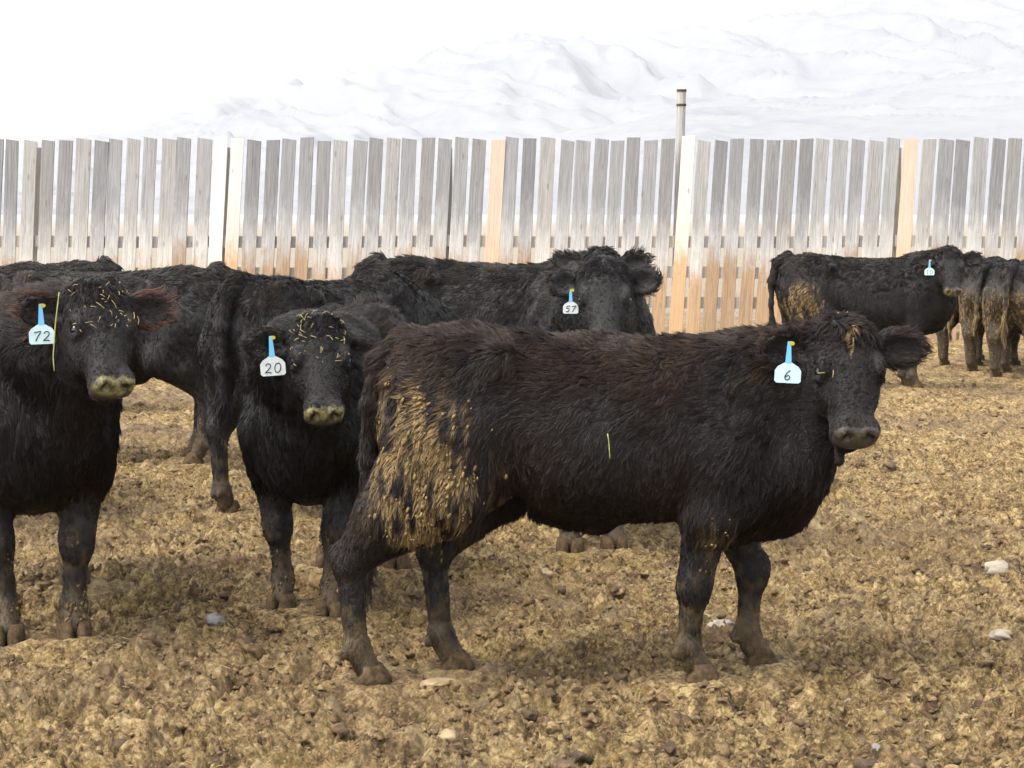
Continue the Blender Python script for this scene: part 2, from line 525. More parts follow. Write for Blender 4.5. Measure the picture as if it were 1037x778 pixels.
def rand_rot(n, rng, flat=False):
    a = rng.random(n) * 6.283
    c, s = np.cos(a), np.sin(a)
    M = np.zeros((n, 3, 3)); M[:, 0, 0] = c; M[:, 0, 1] = -s; M[:, 1, 0] = s; M[:, 1, 1] = c; M[:, 2, 2] = 1
    if not flat:
        b = (rng.random(n) - 0.5) * 1.2
        c, s = np.cos(b), np.sin(b)
        T = np.zeros((n, 3, 3)); T[:, 0, 0] = 1; T[:, 1, 1] = c; T[:, 1, 2] = -s; T[:, 2, 1] = s; T[:, 2, 2] = c
        M = M @ T
    return M

def scatter_lumps(name, base, n, rmin, rmax, ymax, rng, mat, lump=0.35, power=3.0):
    V, F = base
    y = 5.0 * (ymax / 5.0) ** rng.random(n)
    x = (rng.random(n) * 2 - 1) * (0.30 * y + 0.6)
    cl = vnoise2(x * 1.3, y * 1.3, 5)
    keep = rng.random(n) < 0.25 + cl
    x, y = x[keep], y[keep]; n = len(x)
    r = rmin + (rmax - rmin) * rng.random(n) ** power
    z = ground_h(x, y)
    sc = np.stack([r * (0.8 + 0.5 * rng.random(n)), r * (0.8 + 0.5 * rng.random(n)), r * (0.45 + 0.35 * rng.random(n))], -1)
    pts = np.repeat(V[None], n, 0)
    offs = rng.random((n, 1, 3)) * 50
    q = (pts * 1.6 + offs).reshape(-1, 3)
    d = (vnoise3(q, 3) - 0.5) * 2 * lump + (vnoise3(q * 2.3, 4) - 0.5) * lump + (vnoise3(q * 5.1, 6) - 0.5) * lump * 0.6
    pts = pts * (1 + d.reshape(n, -1, 1))
    pts = pts * sc[:, None, :]
    pts = np.einsum('nij,nkj->nki', rand_rot(n, rng), pts)
    pts = pts + np.stack([x, y, z + r * 0.05], -1)[:, None, :]
    f = (F[None] + (np.arange(n) * len(V))[:, None, None]).reshape(-1, 3)
    sh = np.repeat(np.where(rng.random(n) < 0.4, rng.random(n) * 0.8, 0), len(V))
    o = mesh_np(name, pts.reshape(-1, 3), f, mat, attrs={'shade': sh})
    return o
tag(scatter_lumps('soil_clods', ICO2, 1900, 0.008, 0.044, 24, RNG, MAT_CLOD, 0.95, 3.4), 'loose brown clods of soil and manure strewn over the pen', 'clods', kind='stuff')
tag(scatter_lumps('small_clods', ICO2, 5500, 0.007, 0.022, 19, RNG, MAT_CLOD, 0.8, 2.2), 'fist-sized and smaller broken lumps of earth strewn over the pen', 'clods', kind='stuff')
tag(scatter_lumps('soil_crumbs', ICO1, 20000, 0.004, 0.013, 14, RNG, MAT_CLOD, 0.5, 2.0), 'small tan crumbs of soil covering the trampled pen floor', 'crumbs', kind='stuff')

def build_straw(n=1500):
    rng = np.random.default_rng(77)
    y = 5.2 * (18 / 5.2) ** rng.random(n); x = (rng.random(n) * 2 - 1) * (0.30 * y + 0.5)
    z = ground_h(x, y) + 0.008
    L = 0.012 + 0.05 * rng.random(n) ** 3; w = 0.0009 + 0.0012 * rng.random(n)
    a = rng.random(n) * 6.283; tl = (rng.random(n) - 0.5) * 0.6
    d = np.stack([np.cos(a) * np.cos(tl), np.sin(a) * np.cos(tl), np.sin(tl)], -1)
    s = np.stack([-np.sin(a), np.cos(a), 0 * a], -1)
    up = np.cross(d, s)
    c = np.stack([x, y, z], -1)
    bend = (rng.random(n) - 0.5)[:, None] * L[:, None] * 0.5 * s
    vs = []
    for t, b in ((-0.5, 0), (0.0, 1), (0.5, 0)):
        ctr = c + d * (L * t)[:, None] + bend * b
        vs += [ctr + s * w[:, None], ctr - s * w[:, None] * 0.5 + up * w[:, None], ctr - s * w[:, None] * 0.5 - up * w[:, None]]
    v = np.stack(vs, 1)
    q = []
    for k in (0, 3):
        for j in range(3):
            q.append([k + j, k + (j + 1) % 3, k + 3 + (j + 1) % 3, k + 3 + j])
    f = (np.array(q)[None] + (np.arange(n) * 9)[:, None, None]).reshape(-1, 4)
    return mesh_np('straw_bits', v.reshape(-1, 3), f, MAT_STRAW, smooth=False)
tag(build_straw(), 'short dry straw bits scattered over the pen floor', 'straw', kind='stuff')

# ---------------------------------------------------------------- hills
def ridge(name, px_pts, dist, depth, seed, rough):
    pts = sorted(px_pts)
    xs = np.array([p[0] for p in pts]); ys = np.array([p[1] for p in pts])
    ncol, nrow = 460, 130
    px = np.linspace(xs[0], xs[-1], ncol)
    top = np.interp(px, xs, ys)
    az = np.arctan((px - IW / 2) / F_PX)
    el = (HORIZON - top) / F_PX
    t = np.linspace(0, 1.35, nrow)
    D = dist - depth + depth * t
    dd = D[:, None] * np.ones(ncol)[None]
    X = np.tan(az)[None] * dd; Y = dd
    prof = np.where(t < 1, t ** 1.15, 1 - (t - 1) * 1.2)[:, None]
    H = prof * (el * dist)[None]
    # gullies run down the slope: noise stretched along the fall line
    A_, B_ = X / dist, Y / dist
    a_ = (A_ * 0.82 + B_ * 0.30) * 34; b_ = (B_ * 0.82 - A_ * 0.30) * 7
    wv = fbm2(A_ * 9, B_ * 9, 4, seed * 13 + 3) * 2.2
    q = 1 - np.abs(fbm2(a_ + wv, b_ + wv * 0.4, 3, seed * 13) - 0.5) * 4
    q = q * 0.7 + 0.3 * (1 - np.abs(fbm2(a_ * 2.7, b_ * 2.2 + wv, 3, seed * 13 + 9) - 0.5) * 4)
    r_ = np.abs(fbm2(X / dist * 14, Y / dist * 6 - seed, 5, seed * 13 + 7) - 0.5) * 2
    H += ((q - 0.5) * 0.75 + (0.22 - r_) * 0.35) * rough * np.sin(np.clip(t, 0, 1) * math.pi * 0.62)[:, None]
    H[0] = -3
    v = np.stack([X, Y, H], -1).reshape(-1, 3)
    i = np.arange((nrow - 1) * ncol).reshape(-1, ncol)[:, :-1].ravel()
    f = np.stack([i, i + 1, i + ncol + 1, i + ncol], -1)
    return tag(mesh_np(name, v, f, MAT_HILL), kind='structure')
ridge('mountain', [(-500, 205), (-100, 180), (130, 134), (250, 100), (400, 72), (540, 38), (640, 42), (720, 36), (820, 18), (900, -2), (1000, -28), (1150, -40), (1500, -20)], 3600, 1700, 3, 62)
ridge('near_hill', [(-400, 200), (200, 196), (420, 170), (560, 140), (700, 108), (860, 96), (960, 78), (1037, 64), (1150, 44), (1500, 20)], 1500, 900, 5, 12)

# ---------------------------------------------------------------- fence
FENCE_D = 26.0
FS = F_PX / FENCE_D
fence = empty('board_fence', (0, FENCE_D, 0))
tag(fence, 'tall weathered board windbreak fence behind the cattle', 'fence')

def plank_mesh(name, w, th, h, rng):
    """bowed, slightly tapered plank with chamfered vertical edges"""
    n = 7
    c = 0.004
    prof = [(-w / 2, -th / 2 + c), (-w / 2 + c, -th / 2), (w / 2 - c, -th / 2), (w / 2, -th / 2 + c), (w / 2, th / 2), (-w / 2, th / 2)]
    bx, by = (rng.random() - 0.5) * 0.014, (rng.random() - 0.5) * 0.02
    tw = (rng.random() - 0.5) * 0.10
    skew = (rng.random() - 0.5) * 0.022
    vs = []
    for i in range(n):
        t = i / (n - 1)
        for (x, y) in prof:
            a = tw * (t - 0.3)
            xx = x * (1 - 0.015 * t) + bx * math.sin(t * 3.1); yy = y + by * math.sin(t * 3.1)
            z = h * t + (skew * x / w * 2 if i == n - 1 else 0)
            vs.append((xx * math.cos(a) - yy * math.sin(a), xx * math.sin(a) + yy * math.cos(a), z))
    fs = []
    k = len(prof)
    for i in range(n - 1):
        for j in range(k):
            fs.append((i * k + j, i * k + (j + 1) % k, (i + 1) * k + (j + 1) % k, (i + 1) * k + j))
    fs.append(tuple(range(k - 1, -1, -1))); fs.append(tuple((n - 1) * k + j for j in range(k)))
    me = bpy.data.meshes.new(name)
    me.from_pydata(vs, [], fs); me.update()
    return me

def build_fence():
    rng = random.Random(4)
    BH = CAM_H + (HORIZON - 141) / FS
    meshes = {}
    for kind in WOOD:
        meshes[kind] = []
        for i in range(5):
            me = plank_mesh('board', 0.174 * rng.uniform(0.92, 1.10), 0.024, BH + 0.25, rng)
            me.materials.append(WOOD[kind])
            meshes[kind].append(me)
    pitch = 17.35
    special = {216: 'pale', 233: 'pale', 497: 'orange', 664: 'orange', 683: 'pale', 912: 'orange'}
    px = -300.0
    while px < 1340:
        kind = 'grey' if rng.random() < 0.62 else 'dark'
        for sp, kd in special.items():
            if abs(px - sp) < pitch / 2: kind = kd
        o = bpy.data.objects.new('board', rng.choice(meshes[kind]))
        COL.objects.link(o)
        o.parent = fence
        x = (px - 8 - IW / 2) / FS * 1.0
        top = -0.05 if rng.random() < 0.9 else -0.09
        o.location = (x + rng.uniform(-0.013, 0.013), rng.uniform(-0.006, 0.006), -0.25 + rng.uniform(-0.03, 0.018) + (0.03 if kind == 'pale' else 0))
        o.rotation_euler = (rng.uniform(-0.006, 0.006), R(3.2) + rng.uniform(-0.008, 0.008), rng.uniform(-0.03, 0.03))
        px += pitch + rng.uniform(-0.4, 0.4)
    # rails behind the boards, butted at the posts
    posts = [-340, -160, 35, 225, 450, 683, 905, 1120, 1320]
    for zi, z in enumerate((1.19, 0.80, 0.43)):
        for a, b in zip(posts[:-1], posts[1:]):
            xa, xb = (a - IW / 2) / FS + 0.004, (b - IW / 2) / FS - 0.004
            vs, fs = [], []
            hh, th = 0.072, 0.02
            dz = rng.uniform(-0.02, 0.02)
            n = 5
            for i in range(n):
                x = xa + (xb - xa) * i / (n - 1)
                s = -0.012 * math.sin(math.pi * i / (n - 1))
                for (y, zz) in ((0.03, -hh), (0.07, -hh), (0.07, hh), (0.03, hh)):
                    vs.append((x, y, z + zz + s + dz * (i / (n - 1) - 0.5)))
            for i in range(n - 1):
                for j in range(4):
                    fs.append((i * 4 + j, i * 4 + (j + 1) % 4, i * 4 + 4 + (j + 1) % 4, i * 4 + 4 + j))
            fs += [(0, 1, 2, 3), ((n - 1) * 4 + 3, (n - 1) * 4 + 2, (n - 1) * 4 + 1, (n - 1) * 4)]
            mesh_py('rail', vs, fs, MAT_RAIL, fence)
    for p in posts:
        hpost = 2.36
        if p == 683: hpost = CAM_H + (HORIZON - 92) / FS
        x = (p + 2 - IW / 2) / FS
        vs, fs = [], []
        nseg, nr = 10, 6
        for i in range(nr):
            z = -0.3 + (hpost + 0.3) * i / (nr - 1)
            r = (0.085 if p != 683 else 0.062) * (1 - 0.12 * i / (nr - 1))
            for j in range(nseg):
                a = j / nseg * 6.283
                vs.append((x + r * math.cos(a) + 0.02 * z * (p == 683), 0.165 + r * math.sin(a), z))
        for i in range(nr - 1):
            for j in range(nseg):
                fs.append((i * nseg + j, i * nseg + (j + 1) % nseg, (i + 1) * nseg + (j + 1) % nseg, (i + 1) * nseg + j))
        fs.append(tuple((nr - 1) * nseg + j for j in range(nseg)))
        po = mesh_py('post', vs, fs, MAT_RAIL, fence)
        if p == 683:
            for zz in (hpost - 0.02, hpost - 0.20):
                vs, fs = [], []
                for i, z in enumerate((zz, zz + 0.028)):
                    for j in range(12):
                        a = j / 12 * 6.283
                        vs.append((x + 0.062 * math.cos(a) + 0.02 * z, 0.165 + 0.062 * math.sin(a), z))
                for j in range(12):
                    fs.append((j, (j + 1) % 12, 12 + (j + 1) % 12, 12 + j))
                fs += [tuple(range(11, -1, -1)), tuple(range(12, 24))]
                mesh_py('wire_band', vs, fs, MAT_HOOF, po)
build_fence()

# ---------------------------------------------------------------- implicit cattle bodies
def catmull(xs, ys, q):
    """smooth monotone-ish interpolation"""
    xs = np.asarray(xs, float); ys = np.asarray(ys, float)
    m = np.gradient(ys, xs)
    i = np.clip(np.searchsorted(xs, q) - 1, 0, len(xs) - 2)
    h = xs[i + 1] - xs[i]
    t = np.clip((q - xs[i]) / h, 0, 1)
    return ((2 * t**3 - 3 * t**2 + 1) * ys[i] + (t**3 - 2 * t**2 + t) * h * m[i] + (-2 * t**3 + 3 * t**2) * ys[i + 1] + (t**3 - t**2) * h * m[i + 1])

class Field:
    def __init__(s, lo, hi, vox):
        s.lo, s.vox = np.array(lo, float), vox
        n = np.ceil((np.array(hi) - s.lo) / vox).astype(int) + 1
        s.ax = [(s.lo[i] + vox * np.arange(n[i])).astype(np.float32) for i in range(3)]
        s.F = np.full(n, 1.0, np.float32)
    def box(s, lo, hi, pad):
        sl = []
        for i in range(3):
            a = int(np.clip(math.floor((lo[i] - pad - s.lo[i]) / s.vox), 0, len(s.ax[i]) - 1))
            b = int(np.clip(math.ceil((hi[i] + pad - s.lo[i]) / s.vox) + 1, a + 1, len(s.ax[i])))
            sl.append(slice(a, b))
        return tuple(sl), s.ax[0][sl[0]][:, None, None], s.ax[1][sl[1]][None, :, None], s.ax[2][sl[2]][None, None, :]
    def blend(s, sl, d, k):
        f = s.F[sl]
        h = np.clip(0.5 + 0.5 * (f - d) / k, 0, 1)
        s.F[sl] = f + (d - f) * h - k * h * (1 - h)
    def carve(s, sl, d, k):
        f = s.F[sl]
        d = -d
        h = np.clip(0.5 - 0.5 * (f - d) / k, 0, 1)
        s.F[sl] = f + (d - f) * h + k * h * (1 - h)
    def cone(s, a, b, ra, rb, k):
        a, b = np.array(a, float), np.array(b, float)
        rm = max(ra, rb)
        sl, X, Y, Z = s.box(np.minimum(a, b) - rm, np.maximum(a, b) + rm, k + 0.03)
        ab = b - a; L2 = max(1e-9, float(ab @ ab))
        px, py, pz = X - a[0], Y - a[1], Z - a[2]
        t = np.clip((px * ab[0] + py * ab[1] + pz * ab[2]) / L2, 0, 1)
        d = np.sqrt((px - t * ab[0])**2 + (py - t * ab[1])**2 + (pz - t * ab[2])**2) - (ra + (rb - ra) * t)
        s.blend(sl, d.astype(np.float32), k)
    def ell(s, c, rad, axes, k, carve=False):
        c = np.array(c, float); rad = np.array(rad, float); A = np.array(axes, float)
        m = rad.max()
        sl, X, Y, Z = s.box(c - m, c + m, k + 0.03)
        px, py, pz = X - c[0], Y - c[1], Z - c[2]
        k0 = 0; k1 = 0
        for i in range(3):
            q = px * A[i][0] + py * A[i][1] + pz * A[i][2]
            k0 = k0 + (q / rad[i])**2; k1 = k1 + (q / rad[i]**2)**2
        k0 = np.sqrt(k0); k1 = np.sqrt(k1) + 1e-6
        d = (k0 * (k0 - 1) / k1).astype(np.float32)
        (s.carve if carve else s.blend)(sl, d, k)
    def loft(s, O, ax, us, wl, vf, vb, p, k, taper=0.0):
        """section loft along ax[0]; lateral ax[1]; height ax[2]"""
        O = np.array(O, float); A = np.array(ax, float)
        m = 0.9
        corners = []
        for u in (us[0], us[-1]):
            for w in (-max(wl), max(wl)):
                for v in (min(vb), max(vf)):
                    corners.append(O + A[0] * u + A[1] * w + A[2] * v)
        corners = np.array(corners)
        sl, X, Y, Z = s.box(corners.min(0), corners.max(0), k + 0.03)
        px, py, pz = X - O[0], Y - O[1], Z - O[2]
        U = px * A[0][0] + py * A[0][1] + pz * A[0][2]
        W = px * A[1][0] + py * A[1][1] + pz * A[1][2]
        V = px * A[2][0] + py * A[2][1] + pz * A[2][2]
        tab = np.linspace(us[0], us[-1], 400)
        tw, tf, tb = (np.maximum(catmull(us, q, tab), -9) for q in (wl, vf, vb))
        Uc = np.clip(U, us[0], us[-1])
        w = np.maximum(np.interp(Uc, tab, tw), 0.004); f_ = np.interp(Uc, tab, tf); b_ = np.interp(Uc, tab, tb)
        c = (f_ + b_) / 2; h = np.maximum((f_ - b_) / 2, 0.004)
        vv = (V - c) / h
        if taper:
            w = w * (1 - taper * np.clip(vv, -1, 1))
        r = (np.abs(W / w)**p + np.abs(vv)**p)**(1.0 / p)
        d = (r - 1) * np.minimum(w, h)
        e = np.abs(U - Uc)
        d = np.where(e > 0, np.sqrt(np.maximum(d, 0)**2 + e * e), d)
        s.blend(sl, d.astype(np.float32), k)

def surface_nets(fld):
    F, ax, vox = fld.F, fld.ax, fld.vox
    S = F < 0
    c = [S[i:S.shape[0] - 1 + i, j:S.shape[1] - 1 + j, k:S.shape[2] - 1 + k] for i in (0, 1) for j in (0, 1) for k in (0, 1)]
    cnt = sum(q.astype(np.int8) for q in c)
    act = (cnt > 0) & (cnt < 8)
    I, J, K = np.nonzero(act)
    idx = np.full(act.shape, -1, np.int32); idx[I, J, K] = np.arange(len(I))
    off = [(i, j, k) for i in (0, 1) for j in (0, 1) for k in (0, 1)]
    val = np.stack([F[I + i, J + j, K + k] for (i, j, k) in off], 1)
    acc = np.zeros((len(I), 3)); n = np.zeros(len(I))
    for a in range(8):
        for b in range(a + 1, 8):
            oa, ob = np.array(off[a]), np.array(off[b])
            if np.abs(oa - ob).sum() != 1: continue
            va, vb = val[:, a], val[:, b]
            m = (va < 0) != (vb < 0)
            t = np.where(m, va / np.where(m, va - vb, 1), 0)
            p = oa[None] + (ob - oa)[None] * t[:, None]
            acc[m] += p[m]; n[m] += 1
    P = (acc / n[:, None] + np.stack([I, J, K], 1)) * vox + fld.lo
    quads = []
    for d in range(3):
        sl0 = [slice(None)] * 3; sl1 = [slice(None)] * 3
        sl0[d] = slice(0, -1); sl1[d] = slice(1, None)
        A, B = S[tuple(sl0)], S[tuple(sl1)]
        e1, e2 = (d + 1) % 3, (d + 2) % 3
        ch = A != B
        i = np.array(np.nonzero(ch))
        ok = (i[e1] > 0) & (i[e2] > 0) & (i[e1] < F.shape[e1] - 1) & (i[e2] < F.shape[e2] - 1)
        i = i[:, ok]
        flip = A[tuple(i)]
        q = []
        for (a, b) in ((1, 1), (0, 1), (0, 0), (1, 0)):
            j = i.copy(); j[e1] -= a; j[e2] -= b
            q.append(idx[tuple(j)])
        q = np.stack(q, 1)
        q[~flip] = q[~flip][:, ::-1]
        quads.append(q)
    return P.astype(np.float32), np.concatenate(quads)

def vert_normals(V, Q):
    n = np.cross(V[Q[:, 2]] - V[Q[:, 0]], V[Q[:, 3]] - V[Q[:, 1]])
    N = np.zeros_like(V)
    for j in range(4):
        for a in range(3):
            N[:, a] += np.bincount(Q[:, j], n[:, a], len(V))
    return N / (np.linalg.norm(N, axis=1, keepdims=True) + 1e-9)

TRUNK = [  # x, top, bottom, half width
    (-0.80, 0.98, 0.86, 0.03), (-0.775, 1.07, 0.78, 0.12), (-0.72, 1.165, 0.70, 0.185), (-0.62, 1.205, 0.64, 0.225),
    (-0.48, 1.210, 0.60, 0.245), (-0.34, 1.195, 0.565, 0.262), (-0.20, 1.182, 0.515, 0.285), (0.0, 1.172, 0.485, 0.300),
    (0.20, 1.170, 0.490, 0.290), (0.38, 1.175, 0.505, 0.255), (0.54, 1.175, 0.53, 0.225), (0.67, 1.14, 0.58, 0.185),
    (0.76, 1.06, 0.66, 0.13), (0.81, 0.96, 0.76, 0.05)]
HEAD_U = [-0.045, -0.03, 0.02, 0.08, 0.145, 0.21, 0.28, 0.35, 0.40, 0.445, 0.47, 0.482]
HEAD_W = [0.025, 0.066, 0.098, 0.114, 0.116, 0.100, 0.083, 0.073, 0.078, 0.079, 0.066, 0.035]
HEAD_F = [-0.065, -0.030, 0.006, 0.016, 0.012, 0.007, 0.002, -0.002, -0.004, -0.014, -0.034, -0.058]
HEAD_B = [-0.11, -0.15, -0.19, -0.215, -0.225, -0.213, -0.18, -0.150, -0.138, -0.130, -0.115, -0.090]

DEF_FEET = {'fl': (0.42, 0.15), 'fr': (0.42, -0.15), 'hl': (-0.62, 0.16), 'hr': (-0.62, -0.16)}

DIGITS = {
    '0': [[(0.5, 1.0), (0.2, 0.85), (0.1, 0.45), (0.25, 0.08), (0.55, 0.0), (0.85, 0.2), (0.92, 0.6), (0.75, 0.92), (0.5, 1.0)]],
    '1': [[(0.3, 0.8), (0.55, 1.0), (0.5, 0.0)]],
    '2': [[(0.1, 0.78), (0.35, 1.0), (0.75, 0.9), (0.75, 0.6), (0.4, 0.25), (0.1, 0.02), (0.5, 0.06), (0.95, 0.0)]],
    '5': [[(0.85, 1.0), (0.3, 0.95), (0.22, 0.58), (0.6, 0.62), (0.85, 0.35), (0.6, 0.02), (0.15, 0.08)]],
    '6': [[(0.72, 1.0), (0.35, 0.7), (0.15, 0.3), (0.35, 0.0), (0.7, 0.05), (0.8, 0.32), (0.5, 0.45), (0.2, 0.25)]],
    '7': [[(0.05, 0.92), (0.5, 0.98), (0.95, 1.0), (0.6, 0.5), (0.35, 0.0)]],
}

def tube(points, r, n=5):
    pts = [Vector(p) for p in points]
    vs, fs = [], []
    for i, p in enumerate(pts):
        d = (pts[min(i + 1, len(pts) - 1)] - pts[max(i - 1, 0)]).normalized()
        s = d.cross(Vector((0.31, 0.17, 0.93))).normalized()
        u = d.cross(s)
        rr = r[i] if isinstance(r, (list, tuple)) else r
        for j in range(n):
            a = 6.2832 * j / n
            vs.append(p + s * math.cos(a) * rr + u * math.sin(a) * rr)
    for i in range(len(pts) - 1):
        for j in range(n):
            fs.append((i * n + j, i * n + (j + 1) % n, (i + 1) * n + (j + 1) % n, (i + 1) * n + j))
    fs.append(tuple(range(n - 1, -1, -1))); fs.append(tuple((len(pts) - 1) * n + j for j in range(n)))
    return vs, fs

def smooth_line(pts, sub=4):
    p = np.array(pts, float)
    t = np.arange(len(p)); q = np.linspace(0, len(p) - 1, (len(p) - 1) * sub + 1)
    return np.stack([catmull(t, p[:, i], q) for i in range(p.shape[1])], 1)

def ear_tag(parent, pos, right, up, normal, text, w=0.078, white=False):
    """plate hanging from the ear; local frame given as vectors in the cow's space"""
    tagmat = MAT_TAGW if white else MAT_TAG
    M = Matrix((right, up, normal)).transposed().to_4x4(); M.translation = pos
    h = w * 0.74
    out = [(-0.5 * w, -h), (0.5 * w, -h), (0.5 * w, -0.36 * h), (0.40 * w, -0.16 * h), (0.13 * w, 0.06 * h), (-0.13 * w, 0.06 * h), (-0.40 * w, -0.16 * h), (-0.5 * w, -0.36 * h)]
    # rounded lower corners
    out[0:2] = [(-0.5 * w, -0.9 * h), (-0.42 * w, -h), (0.42 * w, -h), (0.5 * w, -0.9 * h)]
    def plate(name, outline, th, mat, z0=0.0, par=parent):
        n = len(outline)
        vs = [M @ Vector((x, y, z0 - th / 2)) for x, y in outline] + [M @ Vector((x, y, z0 + th / 2)) for x, y in outline]
        fs = [tuple(range(n - 1, -1, -1)), tuple(range(n, 2 * n))] + [(i, (i + 1) % n, n + (i + 1) % n, n + i) for i in range(n)]
        return mesh_py(name, vs, fs, mat, par)
    t = plate('ear_tag', out, 0.003, tagmat)
    nk = [(-0.12 * w, 0.02 * h), (0.12 * w, 0.02 * h), (0.075 * w, 0.9 * h), (0.06 * w, 1.15 * h), (-0.06 * w, 1.15 * h), (-0.075 * w, 0.9 * h)]
    plate('tag_neck', nk, 0.0042, MAT_TAGNECK, 0.0, t)
    stud = [(0.10 * w + 0.009 * math.cos(a * 0.7854), 1.05 * h + 0.007 * math.sin(a * 0.7854)) for a in range(8)]
    plate('tag_stud', stud, 0.010, MAT_STUD, -0.002, t)
    if text:
        n = len(text)
        ch, cw = 0.50 * h, 0.29 * w
        x0 = -(n * cw + (n - 1) * 0.08 * w) / 2
        vs, fs = [], []
        for i, c in enumerate(text):
            for st in DIGITS[c]:
                line = smooth_line(st, 3)
                pts = [M @ Vector((x0 + i * (cw + 0.08 * w) + q[0] * cw + (q[1] - 0.5) * 0.004, -0.83 * h + q[1] * ch, 0.0017)) for q in line]
                a, b = tube(pts, 0.0019, 5)
                k = len(vs); vs += a; fs += [tuple(q + k for q in f) for f in b]
        mesh_py('tag_number', vs, fs, MAT_INK, t, True)
    return t

def hoof_mesh(name, pos, ang, s, parent):
    """cloven hoof: two claws side by side, toe toward +x turned by ang"""
    vs, fs = [], []
    ca, sa = math.cos(ang), math.sin(ang)
    for side in (-1, 1):
        k = len(vs)
        rings = [(0.0, 0.062, 0.027, -0.044), (0.022, 0.058, 0.027, -0.042), (0.045, 0.047, 0.026, -0.022), (0.066, 0.030, 0.022, -0.018)]
        n = 10
        for (z, fx, wy, bx) in rings:
            for j in range(n):
                a = 6.2832 * j / n
                c_, s_ = math.cos(a), math.sin(a)
                x = (fx if c_ > 0 else -bx) * math.copysign(abs(c_)**0.8, c_) if c_ != 0 else 0
                y = wy * math.copysign(abs(s_)**0.8, s_) * (1 - 0.35 * max(c_, 0)) + side * (0.026 - 0.006 * max(c_, 0))
                x, y = x * s, y * s
                vs.append(Vector((pos[0] + x * ca - y * sa, pos[1] + x * sa + y * ca, pos[2] + z * s)))
        for i in range(len(rings) - 1):
            for j in range(n):
                fs.append((k + i * n + j, k + i * n + (j + 1) % n, k + (i + 1) * n + (j + 1) % n, k + (i + 1) * n + j))
        fs.append(tuple(k + q for q in range(n - 1, -1, -1)))
        fs.append(tuple(k + (len(rings) - 1) * n + q for q in range(n)))
    return mesh_py(name, vs, fs, MAT_HOOF, parent, True)

